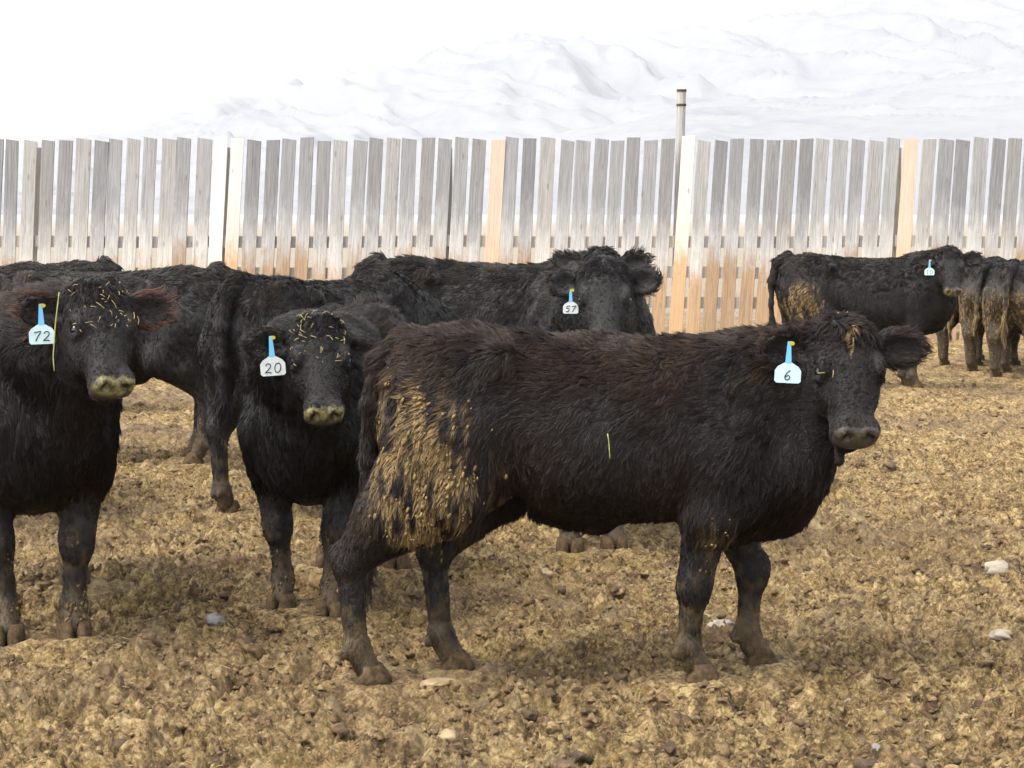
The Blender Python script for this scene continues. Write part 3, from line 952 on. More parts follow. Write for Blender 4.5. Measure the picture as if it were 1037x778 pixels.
def make_cow(spec):
    S = spec.get('scale', 1.0)
    vox = spec.get('vox', 0.016) / S
    rng = np.random.default_rng(spec['seed'])
    feet = dict(DEF_FEET); feet.update(spec.get('feet', {}))
    girth = spec.get('girth', 1.0)
    P = np.array(spec['poll'], float)
    yaw, pitch, roll = (R(a) for a in spec['head'])
    fwd = np.array([math.cos(yaw), math.sin(yaw), 0]); Zv = np.array([0, 0, 1.0])
    u = math.cos(pitch) * fwd - math.sin(pitch) * Zv
    v = math.sin(pitch) * fwd + math.cos(pitch) * Zv
    w = np.array([-math.sin(yaw), math.cos(yaw), 0])
    v, w = v * math.cos(roll) + w * math.sin(roll), w * math.cos(roll) - v * math.sin(roll)
    hs = spec.get('hscale', 1.0)
    UL = spec.get('ul', 0.84)
    def H(a, b, c): return P + (u * a * UL + w * b + v * c) * hs
    pts = [P, H(0.55, 0, -0.1), H(0.0, 0.36, -0.1), H(0.0, -0.36, -0.1)]
    lo = np.minimum(np.min(pts, 0) - 0.12, [-0.98, -0.42, -0.02]); hi = np.maximum(np.max(pts, 0) + 0.12, [0.90, 0.42, 1.36])
    fl = Field(lo, hi, vox)
    T = np.array(TRUNK)
    T[3:11, 2] += spec.get('belly', 0.0)
    T[2:12, 1] += spec.get('top', 0.0)
    T[3:6, 2] += spec.get('tuck', 0.0)
    fl.loft((0, 0, 0), ((1, 0, 0), (0, 1, 0), (0, 0, 1)), T[:, 0], T[:, 3] * girth, T[:, 1], T[:, 2], 2.25, 0.05)
    # hind quarters, shoulder masses, hips
    th = spec.get('thigh', 1.0)
    for sgn, key in ((1, 'hl'), (-1, 'hr')):
        fx, fy = feet[key]
        dx = fx + 0.62
        hock = np.array([fx - 0.07, fy * 1.0, 0.43]); fet = np.array([fx - 0.045, fy, 0.135]); toe = np.array([fx - 0.005, fy, 0.055])
        stif = np.array([-0.42 + dx * 0.62, sgn * 0.185, 0.66])
        fl.ell((-0.50, sgn * 0.13, 0.90), (0.25, 0.135, 0.30), np.eye(3), 0.06)
        fl.ell((-0.36, sgn * 0.205, 1.10 + spec.get('top', 0)), (0.06, 0.045, 0.05), np.eye(3), 0.05)
        fl.ell((-0.74, sgn * 0.095, 1.07), (0.045, 0.04, 0.05), np.eye(3), 0.04)
        fl.cone((-0.55, sgn * 0.14, 0.86), stif, 0.165, 0.105, 0.06)
        fl.cone((-0.63, sgn * 0.14, 0.84), (hock + stif) / 2 + np.array([-0.045, 0, 0.06]), 0.135 * th, 0.100 * th, 0.05)
        fl.cone(stif, hock + [0.025, 0, 0.03], 0.115 * th, 0.058 * th, 0.05)
        fl.cone((hock + stif) / 2 + np.array([-0.05, 0, 0.05]), hock, 0.088 * th, 0.054 * th, 0.04)
        fl.cone(hock, fet, 0.048 * th, 0.038 * th, 0.03)
        fl.cone(hock + [-0.03, 0, 0.035], hock, 0.032, 0.040, 0.03)
        fl.cone(fet, toe, 0.049, 0.043, 0.02)
        for q in (-1, 1): fl.ell(fet + [-0.045, q * 0.022, -0.022], (0.016, 0.013, 0.022), np.eye(3), 0.01)
    for sgn, key in ((1, 'fl'), (-1, 'fr')):
        fx, fy = feet[key]
        dx = fx - 0.42
        sh = np.array([0.44, sgn * 0.165, 0.86]); el = np.array([0.40 + dx * 0.35, sgn * 0.17, 0.60])
        kn = np.array([fx + 0.005, (fy + sgn * 0.16) / 2, 0.355]); fet = np.array([fx - 0.012, fy, 0.13]); toe = np.array([fx + 0.02, fy, 0.055])
        fl.ell((0.45, sgn * 0.165, 0.88), (0.17, 0.11, 0.27), np.eye(3), 0.06)
        fl.cone(sh, el, 0.125, 0.092, 0.06)
        fl.cone((0.60, sgn * 0.12, 0.76), el + [0.05, 0, 0.02], 0.12, 0.075, 0.06)
        fl.cone(el, kn, 0.083, 0.056, 0.04)
        fl.cone(kn + [0.008, 0, 0.02], kn + [0.004, 0, -0.03], 0.055, 0.051, 0.03)
        fl.cone(kn, fet, 0.046, 0.037, 0.03)
        fl.cone(fet, toe, 0.048, 0.043, 0.02)
        for q in (-1, 1): fl.ell(fet + [-0.045, q * 0.022, -0.022], (0.016, 0.013, 0.022), np.eye(3), 0.01)
    # brisket, sheath / navel fold
    fl.cone((0.62, 0, 0.64), (0.40, 0, 0.54), 0.13, 0.09, 0.08)
    fl.cone((-0.22, 0, 0.54 + spec.get('belly', 0)), (-0.02, 0, 0.50 + spec.get('belly', 0)), 0.045, 0.06, 0.06)
    # withers and neck
    hb = H(0.075, 0, -0.115)
    nk = spec.get('neck', 1.0)
    fl.cone((0.50, 0, 1.02), (0.5 * (0.62 + hb[0]), 0.45 * hb[1], 0.5 * (0.97 + hb[2])), 0.20, 0.175 * nk, 0.07)
    fl.cone((0.5 * (0.62 + hb[0]), 0.45 * hb[1], 0.5 * (0.97 + hb[2])), hb, 0.175 * nk, 0.122, 0.06)
    fl.cone((0.66, 0.08 * np.sign(hb[1]), 0.78), H(0.16, 0, -0.165), 0.155, 0.085, 0.07)
    fl.cone((0.45, 0, 1.10), H(0.02, 0, -0.09), 0.09, 0.085, 0.07)
    # head
    fl.loft(P, np.array([u * 1, w, v]), [q * hs * UL for q in HEAD_U], [q * hs for q in HEAD_W], [q * hs for q in HEAD_F], [q * hs for q in HEAD_B], 2.5, 0.022)
    ax = (u, w, v)
    for sg in (-1, 1):
        fl.ell(H(0.150, sg * 0.098, -0.020), np.array((0.045, 0.026, 0.032)) * hs, ax, 0.02)       # brow
        fl.ell(H(0.205, sg * 0.082, -0.13), np.array((0.09, 0.036, 0.08)) * hs, ax, 0.04)         # cheek
        fl.ell(H(0.170, sg * 0.120, -0.036), np.array((0.026, 0.016, 0.02)) * hs, ax, 0.012, True)   # eye socket
        fl.ell(H(0.190, sg * 0.110, -0.040), np.array((0.024, 0.016, 0.018)) * hs, ax, 0.01)
        fl.ell(H(0.425, sg * 0.044, -0.030), np.array((0.042, 0.036, 0.034)) * hs, ax, 0.02)       # muzzle pads
    fl.ell(H(0.005, 0, -0.03), np.array((0.055, 0.075, 0.06)) * hs, ax, 0.04)                      # poll
    fl.ell(H(0.405, 0, -0.145), np.array((0.055, 0.052, 0.035)) * hs, ax, 0.02)                    # chin
    for sg in (-1, 1):
        fl.ell(H(0.464, sg * 0.042, -0.026), np.array((0.024, 0.014, 0.022)) * hs, ((u * 0.8 + w * sg * 0.6), (w * 0.8 - u * sg * 0.6), v), 0.008, True)
    fl.ell(H(0.470, 0, -0.098), np.array((0.05, 0.085, 0.006)) * hs, ax, 0.010, True)              # mouth line
    if spec.get('beard'):
        b0 = H(0.40, -0.022, -0.155)
        fl.cone(b0, b0 + np.array([0, 0, -0.085]), 0.020, 0.017, 0.015)
    # ears
    ears = spec.get('ears', ((0.18, 0.10), (0.18, 0.10)))
    ear_info = []
    for sg, (drop, fw) in zip((1, -1), ears):      # drop: toward muzzle; fw: forward
        base = H(0.045, sg * 0.095, -0.085)
        d = w * sg + u * drop + v * fw; d /= np.linalg.norm(d)
        nrm = v - d * (v @ d) + 0.0 * u; nrm /= np.linalg.norm(nrm)
        nrm = nrm * 0.9 + u * 0.42; nrm -= d * (nrm @ d); nrm /= np.linalg.norm(nrm)
        side = np.cross(nrm, d)
        L = spec.get('earl', 0.105) * hs
        c = base + d * L * 0.98
        fl.cone(base - d * 0.02, base + d * 0.05, 0.042 * hs, 0.040 * hs, 0.02)
        fl.ell(c, (L, 0.067 * hs, 0.030 * hs), (d, side, nrm), 0.015)
        fl.ell(c + d * 0.012 + nrm * 0.026 * hs, (L * 0.80, 0.047 * hs, 0.026 * hs), (d, side, nrm), 0.010, True)
        ear_info.append((base, d, side, nrm, L))
    # tail
    tp = np.array(spec.get('tail', [(-0.70, 0, 1.20), (-0.80, 0.0, 1.14), (-0.845, 0.0, 0.98), (-0.85, 0.0, 0.78), (-0.84, 0.0, 0.60), (-0.83, 0.0, 0.46)]), float)
    for a, b, ra, rb in zip(tp[:-1], tp[1:], (0.05, 0.040, 0.030, 0.026, 0.026), (0.040, 0.030, 0.026, 0.026, 0.018)):
        fl.cone(a, b, ra, rb, 0.025)
    V, Q = surface_nets(fl)
    # drop small islands never happens; organic unevenness
    Nn = vert_normals(V, Q)
    V = V + Nn * ((vnoise3(V * 7.0 + 3.1, spec['seed']) - 0.5) * 0.016 * (V[:, 2:3].ravel() > 0.5))[:, None] * (1 - sstep(-0.1, 0.0, (V - P) @ u) * (np.abs((V - P) @ w) < 0.2) * (((V - P) @ u) < 0.55))[:, None]
    Nn = vert_normals(V, Q)

    # ---- masks on the surface
    def masks(X):
        hu = (X - P) @ u / hs / UL; hw = (X - P) @ w / hs; hv = (X - P) @ v / hs
        inhead = (hu > -0.07) & (hu < 0.52) & (hv > -0.215) & (hv < 0.08) & (np.abs(hw) < 0.145)
        muz = inhead * sstep(0.412, 0.442, hu + 0.25 * np.maximum(0, -0.03 - hv) * -1.0) * sstep(-0.125, -0.105, hv)
        return hu, hw, hv, inhead, muz
    hu, hw, hv, inh, muz = masks(V)
    mudf = spec.get('mud')
    n3 = vnoise3(V * 22, 9) * 0.6 + vnoise3(V * 55, 10) * 0.4
    def leg_mud(X, nz):
        return np.clip(sstep(0.50, 0.0, X[:, 2]) * 0.75 + (nz - 0.62) * 1.4, 0, 1) * (X[:, 2] < 0.55) * 0.62
    mv = leg_mud(V, n3)
    if mudf is not None: mv = np.maximum(mv, np.clip(mudf(V) * 0.25, 0, 1))
    nost = sstep(0.021, 0.013, np.minimum(np.linalg.norm(V - H(0.462, 0.042, -0.026), axis=1), np.linalg.norm(V - H(0.462, -0.042, -0.026), axis=1)) / hs)
    crumb = muz * spec.get('crumb', 0.0) * sstep(-0.075, -0.035, hv)
    root = empty('cow', (*spec['loc'], spec.get('z', -0.014)), spec['rz'])
    tag(root, spec['label'], 'cow', 'black cattle in the pen')
    body = mesh_np('body', V * S, Q, MAT_HIDE, root, True, {'bare': muz, 'mud': mv, 'crumb': crumb, 'nostril': nost})

    # ---- hair
    nh = spec['hairs']
    C = V[Q].mean(1)
    e1 = V[Q[:, 2]] - V[Q[:, 0]]; e2 = V[Q[:, 3]] - V[Q[:, 1]]
    area = 0.5 * np.linalg.norm(np.cross(e1, e2), axis=1)
    hu, hw, hv, inh, muz = masks(C)
    eye_d = np.minimum(np.linalg.norm(C - H(0.170, 0.112, -0.032), axis=1), np.linalg.norm(C - H(0.170, -0.112, -0.032), axis=1))
    dens = np.where(inh, 1.7, 1.0) * (muz < 0.3) * (eye_d > 0.030 * hs) * (C[:, 2] > 0.045)
    heading = spec['rz']
    toc = np.array([math.cos(heading) * -spec['loc'][0] + math.sin(heading) * -spec['loc'][1], math.sin(heading) * spec['loc'][0] - math.cos(heading) * spec['loc'][1], CAM_H])
    toc = toc / np.linalg.norm(toc)
    fn = np.cross(e1, e2); fn /= (np.linalg.norm(fn, axis=1, keepdims=True) + 1e-9)
    dens = dens * np.where(fn @ toc > -0.35, 1.0, 0.12)       # thinner coat on the side away from the lens
    cw = np.cumsum(area * dens); cw /= cw[-1]
    fi = np.searchsorted(cw, rng.random(nh)); fi = np.clip(fi, 0, len(Q) - 1)
    a, b = rng.random(nh)[:, None], rng.random(nh)[:, None]
    q = Q[fi]
    Rt = (V[q[:, 0]] * (1 - a) + V[q[:, 1]] * a) * (1 - b) + (V[q[:, 3]] * (1 - a) + V[q[:, 2]] * a) * b
    Nm = (Nn[q[:, 0]] * (1 - a) + Nn[q[:, 1]] * a) * (1 - b) + (Nn[q[:, 3]] * (1 - a) + Nn[q[:, 2]] * a) * b
    Nm /= (np.linalg.norm(Nm, axis=1, keepdims=True) + 1e-9)
    hu, hw, hv, inh, muz = masks(Rt)
    z = Rt[:, 2]
    leg = sstep(0.56, 0.42, z) * (~inh)
    # ears and tail membership
    earm = np.zeros(nh); ear_edge = np.zeros(nh); eard = np.zeros((nh, 3))
    for base, d, side, nrm, L in ear_info:
        rel = Rt - base
        al = rel @ d; si = rel @ side; no = rel @ nrm
        m = (al > 0.045) & (al < L * 2.15) & (np.abs(si) < 0.09) & (np.abs(no) < 0.06)
        edge = m & ((np.abs(si) > 0.040) | (al > L * 1.65))
        earm[m] = 1; ear_edge[edge] = 1
        eard[m] = d + side * (si[m] * 9)[:, None] - nrm * 0.15
    tailm = np.zeros(nh, bool)
    for A, B in zip(tp[1:-1], tp[2:]):
        t = np.clip(((Rt - A) @ (B - A)) / ((B - A) @ (B - A)), 0, 1)
        tailm |= np.linalg.norm(Rt - (A + t[:, None] * (B - A)), axis=1) < 0.042
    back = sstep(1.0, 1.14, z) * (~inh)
    Lh = 0.028 * (1 - leg) + 0.012 * leg + 0.009 * back
    Lh = np.where(inh, 0.009 + 0.022 * sstep(0.12, 0.0, hu), Lh)
    Lh = np.where(earm > 0, 0.012 + 0.016 * ear_edge, Lh)
    Lh = np.where(tailm & (z < 0.68), 0.09, Lh)
    Lh = Lh * (0.7 + 0.7 * vnoise3(Rt * 6.5, 88)) * spec.get('shag', 1.0) * (0.55 + 0.8 * rng.random(nh))
    # direction field
    D = np.zeros((nh, 3)); side_t = sstep(1.12, 0.7, z)
    D[:, 0] = -0.75 + 0.55 * side_t; D[:, 2] = -0.25 - 0.75 * side_t
    D[leg > 0.5] = (-0.12, 0, -1)
    neckz = np.clip((Rt @ np.array([1, 0, 0]) - 0.55) / 0.2, 0, 1)
    D[:, 2] -= 0.35 * neckz
    hd = (u[None] * (0.55 + 0.0 * hu[:, None]) + w[None] * (hw * 7)[:, None] - v[None] * 0.2)
    D = np.where(inh[:, None], hd, D)
    D = np.where((earm > 0)[:, None], eard, D)
    D = np.where(tailm[:, None], np.array([-0.1, 0, -1.0])[None], D)
    sw = spec.get('swirl', 0.8) * (0.45 + 0.9 * sstep(0.62, 0.95, z))
    for ax_ in range(3):
        D[:, ax_] += sw * ((vnoise3(Rt * 9 + 17 * ax_, 21 + ax_) - 0.5) * 1.3 + (vnoise3(Rt * 24 + 5 * ax_, 31 + ax_) - 0.5) * 0.9) * (1 - 0.6 * leg)
    D += 0.35 * (rng.random((nh, 3)) - 0.5)
    D -= Nm * np.sum(D * Nm, 1, keepdims=True)
    D /= (np.linalg.norm(D, axis=1, keepdims=True) + 1e-9)
    lift = 0.10 + 0.17 * rng.random(nh) + 0.15 * back + 0.15 * ear_edge + 0.25 * inh * sstep(0.10, 0.0, hu)
    lift = lift * np.where(leg > 0.5, 0.75, 1.0)
    # clumps
    nc = max(400, nh // 12)
    ci = rng.choice(nh, nc, replace=False)
    kd = kdtree.KDTree(nc)
    for i, j in enumerate(ci): kd.insert(Rt[j].tolist(), i)
    kd.balance()
    find = kd.find
    near = np.fromiter((find(p)[1] for p in Rt.tolist()), np.int32, nh)
    croot = Rt[ci][near]; cdir = D[ci][near]
    cj = (rng.random((nc, 3)) - 0.5)[near]
    nz = vnoise3(Rt * 22, 9) * 0.6 + vnoise3(Rt * 55, 10) * 0.4
    hm = np.maximum(leg_mud(Rt, nz), back * 0.10 * sstep(0.45, 0.8, nz))  # leg mud, plus rim light painted along the dusty topline as pale mud
    if mudf is not None:
        mm = mudf(Rt)
        st = vnoise3(Rt * np.array([48, 48, 15.0]), 95) * 0.65 + vnoise3(Rt * np.array([100, 100, 36.0]), 96) * 0.35
        hm = np.maximum(hm, np.clip(mm * sstep(0.40, 0.76, st + 0.16 * mm - 0.05) * 1.25, 0, 1))
    blz = np.zeros(nh)
    if spec.get('blaze'):
        blz = np.where(inh & (np.abs(hw + 0.006 * np.sin(hu * 60)) < 0.007 - 0.03 * np.maximum(hu - 0.03, 0)) & (hu > -0.02) & (hu < 0.13) & (hv > -0.04), 1.0, 0.0)
    npnt = 5
    tt = np.linspace(0, 1, npnt)
    Pts = np.zeros((nh, npnt, 3))
    Dm = D * 0.45 + cdir * 0.55
    for i, t in enumerate(tt):
        base = Rt + Dm * (Lh * t)[:, None] + Nm * (Lh * lift * (t * 1.35 - 0.75 * t * t))[:, None] + cj * (Lh * 0.40 * t * t)[:, None]
        pull = ((spec.get('clump', 0.36) * (1 - 0.7 * earm) + 0.4 * hm) * t**(2 - 1.2 * hm))[:, None]
        tgt = croot + cdir * (Lh * t)[:, None] + Nm * (Lh * lift * (t * 1.35 - 0.75 * t * t))[:, None] + cj * (Lh * 0.55 * t * t)[:, None]
        Pts[:, i] = base * (1 - pull) + tgt * pull
    Pts[:, 0] -= Nm * 0.003
    rad = spec.get('hrad', 0.0009)
    tint = np.clip(vnoise3(Rt * 4.5, 41) * 1.1 - 0.1 + 0.35 * (rng.random(nh) - 0.5) + 0.3 * back + ear_edge * 0.4, 0, 1.3)
    def curves(name, sel, mat):
        n = int(sel.sum())
        if n < 5: return None
        hc = bpy.data.hair_curves.new(name)
        hc.add_curves([npnt] * n)
        hc.position_data.foreach_set('vector', (Pts[sel] * S).astype(np.float32).ravel())
        ra = hc.attributes.new('radius', 'FLOAT', 'POINT')
        rp = rad * np.array([1.0, 1.0, 0.9, 0.65, 0.22])
        ra.data.foreach_set('value', ((1 + 0.9 * hm[sel] * (leg[sel] < 0.5))[:, None] * rp[None]).astype(np.float32).ravel())
        for an, av in (('tint', tint), ('mud', np.maximum(hm, blz))):  # mud also carries the painted topline rim light and the blaze
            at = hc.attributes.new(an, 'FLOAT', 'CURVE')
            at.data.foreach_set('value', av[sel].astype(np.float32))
        hc.materials.append(mat)
        ob = bpy.data.objects.new(name, hc)
        COL.objects.link(ob); ob.parent = root
        return ob
    hairmat = spec.get('hairmat', MAT_HAIR_BLACK)
    if spec.get('redears'):
        sel = ear_edge > 0
        curves('coat', ~sel, hairmat)
        curves('ear_fringe', sel, MAT_HAIR_RED)
    else:
        curves('coat', np.ones(nh, bool), hairmat)

    # ---- eyes, hooves
    if spec.get('detail', True):
        ev, ef = ICO2
        for sg in (-1, 1):
            c = H(0.171, sg * 0.103, -0.034)
            mesh_np('eye', (ev * 0.0245 * hs + c) * S, ef, MAT_EYE, root)
    for key, (fx, fy) in feet.items():
        fr = key[0] == 'f'
        hx = fx + 0.03 if fr else fx + 0.005
        hoof_mesh('hoof', np.array((hx, fy, -0.006)) * S, (0.08 if key[1] == 'l' else -0.08), S * 1.2, root)
    # ---- caked mud lumps
    if spec.get('lumps'):
        nl = spec['lumps']
        m = hm.copy() if mudf is None else np.clip(mudf(Rt), 0, 1) + 0.05 * hm * (leg > 0.2)
        pr = m**1.5 * (vnoise3(Rt * np.array([48, 48, 15.0]), 95) > 0.48); pr = pr * (fn[fi] @ toc > -0.3)
        if pr.sum() > 0:
            pick = rng.choice(nh, nl, p=pr / pr.sum())
            LV, LF = ICO1
            r = (0.0020 + 0.0052 * rng.random(nl)**3)
            el = 1.0 + 1.6 * rng.random(nl)**1.5
            d = Dm[pick]; n_ = Nm[pick]; s_ = np.cross(n_, d)
            lp = np.repeat(LV[None], nl, 0)
            lp = lp * (1 + (vnoise3((lp * 1.5 + rng.random((nl, 1, 3)) * 40).reshape(-1, 3), 2).reshape(nl, -1, 1) - 0.5) * 0.9)
            X = lp[:, :, 0:1] * (r * el)[:, None, None] * d[:, None] + lp[:, :, 1:2] * r[:, None, None] * s_[:, None] + lp[:, :, 2:3] * (r * 0.7)[:, None, None] * n_[:, None]
            X = X + (Rt[pick] + n_ * (Lh[pick] * 0.30)[:, None])[:, None]
            f = (LF[None] + (np.arange(nl) * len(LV))[:, None, None]).reshape(-1, 3)
            tag(mesh_np('dried_mud', X.reshape(-1, 3) * S, f, MAT_MUD, root, attrs={'shade': np.repeat(np.clip(rng.random(nl)**0.8 * 1.0 - 0.35 * m[pick] + 0.15, 0, 1), len(LV))}), kind='stuff')
    # ---- hay crumbs on the head
    if spec.get('haybits'):
        nb = spec['haybits']
        cand = np.nonzero(inh & (hu < 0.2) & (hv > -0.03))[0]
        pick = rng.choice(cand, nb)
        vs, fs = [], []
        for j in pick:
            p = Rt[j] + Nm[j] * 0.012; d = rng.random(3) - 0.5; d -= Nm[j] * (d @ Nm[j]) * 0.7; d /= np.linalg.norm(d)
            L = 0.004 + 0.013 * rng.random()**2
            a_, b_ = tube([(p - d * L) * S, (p + Nm[j] * 0.004) * S, (p + d * L) * S], 0.0011, 4)
            k = len(vs); vs += a_; fs += [tuple(q2 + k for q2 in f2) for f2 in b_]
        tag(mesh_py('hay_crumbs', vs, fs, MAT_STRAW, root), kind='stuff')
    # ---- ear tag on the animal's right ear (image left when facing the lens)
    if spec.get('tag') is not None:
        base, d, side, nrm, L = ear_info[1]
        q0 = base + d * L * spec.get('tagpos', 1.0) + nrm * 0.022 - Zv * spec.get('tagdrop', 0.085)
        nn = toc.copy(); nn[2] = 0; nn /= np.linalg.norm(nn)
        nn = Vector(nn); up = Vector((0, 0, 1)); rt = up.cross(nn)
        ra = spec.get('tagroll', 0.0)
        rt, up = rt * math.cos(ra) + up * math.sin(ra), up * math.cos(ra) - rt * math.sin(ra)
        ear_tag(root, Vector(q0 * S) + nn * spec.get('tagout', 0.03), rt, up, nn, spec['tag'], spec.get('tagw', 0.083), spec.get('tagwhite', False))
    root['frame_u'] = 0.0
    del root['frame_u']
    return root, H, S

def rz_toward(dx, dy):
    return math.atan2(dy, dx)

def world_to_local(loc, rz, S, p):
    dx, dy = p[0] - loc[0], p[1] - loc[1]
    c, s = math.cos(rz), math.sin(rz)
    return ((dx * c + dy * s) / S, (-dx * s + dy * c) / S, p[2] / S)

def mud_main(X):
    x, z, y = X[:, 0], X[:, 2], X[:, 1]
    e = ((x + 0.62) / 0.27)**2 + ((z - 0.74) / 0.34)**2
    e = e + 1.1 * (vnoise3(X * np.array([9, 9, 5.0]), 77) - 0.5)
    a = sstep(1.25, -0.1, e) * sstep(0.10, -0.02, y) * 0.95
    b = sstep(1.0, 0.2, ((x + 0.74) / 0.09)**2 + ((z - 0.85) / 0.34)**2) * 0.6
    c = sstep(1.0, 0.2, ((x - 0.40) / 0.10)**2 + ((z - 0.50) / 0.16)**2) * 0.35
    return np.maximum(np.maximum(a, b), c)

def mud_rump(X):
    x, z = X[:, 0], X[:, 2]
    return sstep(1.0, 0.3, ((x + 0.60) / 0.22)**2 + ((z - 0.80) / 0.22)**2) * 0.8

def mud_rear(X):
    x, z = X[:, 0], X[:, 2]
    return sstep(-0.40, -0.62, x) * sstep(1.08, 0.8, z) * 0.85

COWS = []
def place(px, py): 
    g = ground_at(px, py); return (g.x, g.y)

# main steer, side on, facing right
g0 = ground_at(610, 679)
COWS.append(dict(label='black steer with ear tag 6 standing side-on in front of the herd', loc=(g0.x, g0.y), rz=0.0, scale=0.958, vox=0.0100, seed=3, belly=0.072, top=0.048, tuck=0.055,
    hairs=230000, hrad=0.0008, hairmat=MAT_HAIR_BROWN, shag=1.0, clump=0.45,
    feet={'fr': (0.31, -0.13), 'fl': (0.55, 0.15), 'hr': (-0.83, -0.16), 'hl': (-0.54, 0.06)},
    poll=(0.83, -0.26, 1.262), head=(-84, 64, 2), ears=((-0.02, 0.05), (0.06, 0.10)),
    tail=[(-0.70, 0, 1.20), (-0.79, 0.02, 1.13), (-0.83, 0.03, 0.98), (-0.845, 0.05, 0.78), (-0.855, 0.06, 0.55), (-0.86, 0.06, 0.36)],
    mud=mud_main, lumps=700, blaze=True, beard=True, tag='6', tagpos=1.1, tagdrop=0.045, tagw=0.086, tagout=0.04, tagroll=-0.04, crumb=0.15, haybits=6))

# calf with tag 20, facing the lens
g1 = ground_at(300, 622)
COWS.append(dict(label='black calf with ear tag 20 facing the camera beside the steer\'s rump', loc=(g1.x + 0.10, g1.y + 0.50), rz=rz_toward(-0.14, -1), scale=0.97, vox=0.0105, seed=8,
    hairs=130000, hrad=0.0009, feet={'fl': (0.50, 0.11), 'fr': (0.36, -0.13)}, girth=0.80,
    poll=(0.93, 0.17, 1.21), head=(21, 63, 0), hscale=0.93, ears=((0.5, -0.2), (0.10, 0.10)),
    tag='20', tagpos=0.95, tagdrop=0.045, tagw=0.092, tagroll=0.07, tagwhite=True, crumb=0.9, haybits=46, lumps=420))

# cow with tag 72 at the left, facing the lens
g2 = ground_at(36, 645)
COWS.append(dict(label='black cow with ear tag 72 facing the camera at the left edge', loc=(g2.x - 0.10, g2.y + 0.44), rz=rz_toward(0.235, -1), scale=1.06, vox=0.0105, seed=14,
    hairs=140000, hrad=0.0009, shag=1.1, hairmat=MAT_HAIR_BROWN, redears=True, girth=1.05,
    feet={'fl': (0.44, 0.13), 'fr': (0.44, -0.10)},
    poll=(0.93, 0.22, 1.245), head=(15, 58, 4), hscale=0.88, ears=((-0.02, 0.1), (0.05, 0.08)),
    tag='72', tagpos=1.18, tagdrop=0.045, tagw=0.086, tagroll=0.03, crumb=1.0, haybits=40, lumps=480))

# cow standing behind the calf, head hidden
g3 = ground_at(240, 520)
COWS.append(dict(label='black cow turned away between the calf tagged 20 and the fence, head hidden', loc=(g3.x + 0.42, g3.y + 0.50), rz=rz_toward(0.62, 1), scale=1.03, vox=0.015, seed=21,
    hairs=60000, hrad=0.0014, shag=0.9, poll=(1.05, -0.1, 0.95), head=(-10, 60, 0), detail=False, lumps=120))

# cow at left whose rump faces right
g4 = ground_at(196, 465)
COWS.append(dict(label='black cow facing left behind the cow tagged 72, rump to the right', loc=(g4.x - 0.55, g4.y + 0.05), rz=rz_toward(-1, 0.12), scale=1.02, vox=0.016, seed=25,
    hairs=42000, hrad=0.0018, shag=0.9, poll=(0.95, 0.1, 1.12), head=(10, 45, 0), detail=False, lumps=100,
    feet={'hl': (-0.60, 0.14), 'hr': (-0.50, -0.14)}))

# cow with tag 57 facing the lens behind the steer
g5 = ground_at(607, 556)
COWS.append(dict(label='black cow with ear tag 57 looking over the steer\'s back', loc=(g5.x - 0.05, g5.y + 0.47), rz=rz_toward(0.03, -1), scale=1.06, vox=0.014, seed=31,
    hairs=80000, hrad=0.0011, shag=0.8, poll=(0.88, 0.02, 1.265), head=(-4, 62, 0), hscale=0.9, earl=0.086, ears=((-0.14, 0.1), (0.02, 0.1)),
    tagout=0.055, tag='57', tagpos=0.75, tagdrop=0.075, tagw=0.068, tagwhite=True, crumb=1.0, feet={'fl': (0.42, 0.10), 'fr': (0.47, -0.10)}))

# side-on cow behind it
g6 = Vector((0, 13.6, 0)); x6 = at_depth(497, 300, 13.6).x
COWS.append(dict(label='black cow side-on behind the cow tagged 57, only its ears showing past that head', loc=(x6, 13.6), rz=rz_toward(1, -0.05), scale=1.055, vox=0.017, seed=37,
    hairs=45000, hrad=0.0018, shag=1.15, poll=(0.69, -0.34, 1.245), head=(-90, 62, 0), detail=False, ears=((-0.25, 0.1), (-0.25, 0.1))))

# side-on cow at right, far
g7 = ground_at(874, 392)
COWS.append(dict(label='black cow with mud-caked rump side-on near the fence at right', loc=(g7.x, g7.y), rz=rz_toward(1, 0.06), scale=0.99, vox=0.018, seed=41,
    hairs=45000, hrad=0.0022, shag=0.9, poll=(0.68, -0.38, 1.245), head=(-94, 62, 0), mud=mud_rump, lumps=320,
    tag='10', tagpos=0.85, tagdrop=0.07, tagw=0.085, tagout=0.07, crumb=0.7, ears=((-0.02, 0.05), (0.05, 0.08))))

# three seen from behind at the right edge
for (px, py, dx, sc, lab, sd_) in ((972, 371, 0.62, 0.90, 'black cow with muddy hind legs, leftmost of the three rear views at right', 51),
                                  (1000, 377, 0.75, 0.90, 'black cow seen from behind, middle of the three rear views at right', 53),
                                  (1027, 383, 0.60, 0.92, 'black cow seen from behind, cut off by the right edge', 57)):
    g = ground_at(px, py)
    rz = rz_toward(dx, 1)
    COWS.append(dict(label=lab, loc=(g.x + 0.58 * math.cos(rz), g.y + 0.58 * math.sin(rz)), rz=rz, scale=sc, vox=0.02, seed=sd_, hairs=26000, hrad=0.0024, shag=0.8,
        poll=(1.02, 0.05, 1.02), head=(0, 55, 0), detail=False, mud=mud_rear, lumps=260, girth=1.12, thigh=1.5, belly=-0.07, feet={'hl': (-0.62, 0.19), 'hr': (-0.58, -0.19)},
        tail=[(-0.70, 0, 1.20), (-0.80, 0.0, 1.15), (-0.85, 0.02, 0.98), (-0.87, 0.03, 0.78), (-0.88, 0.04, 0.55), (-0.87, 0.04, 0.36)]))

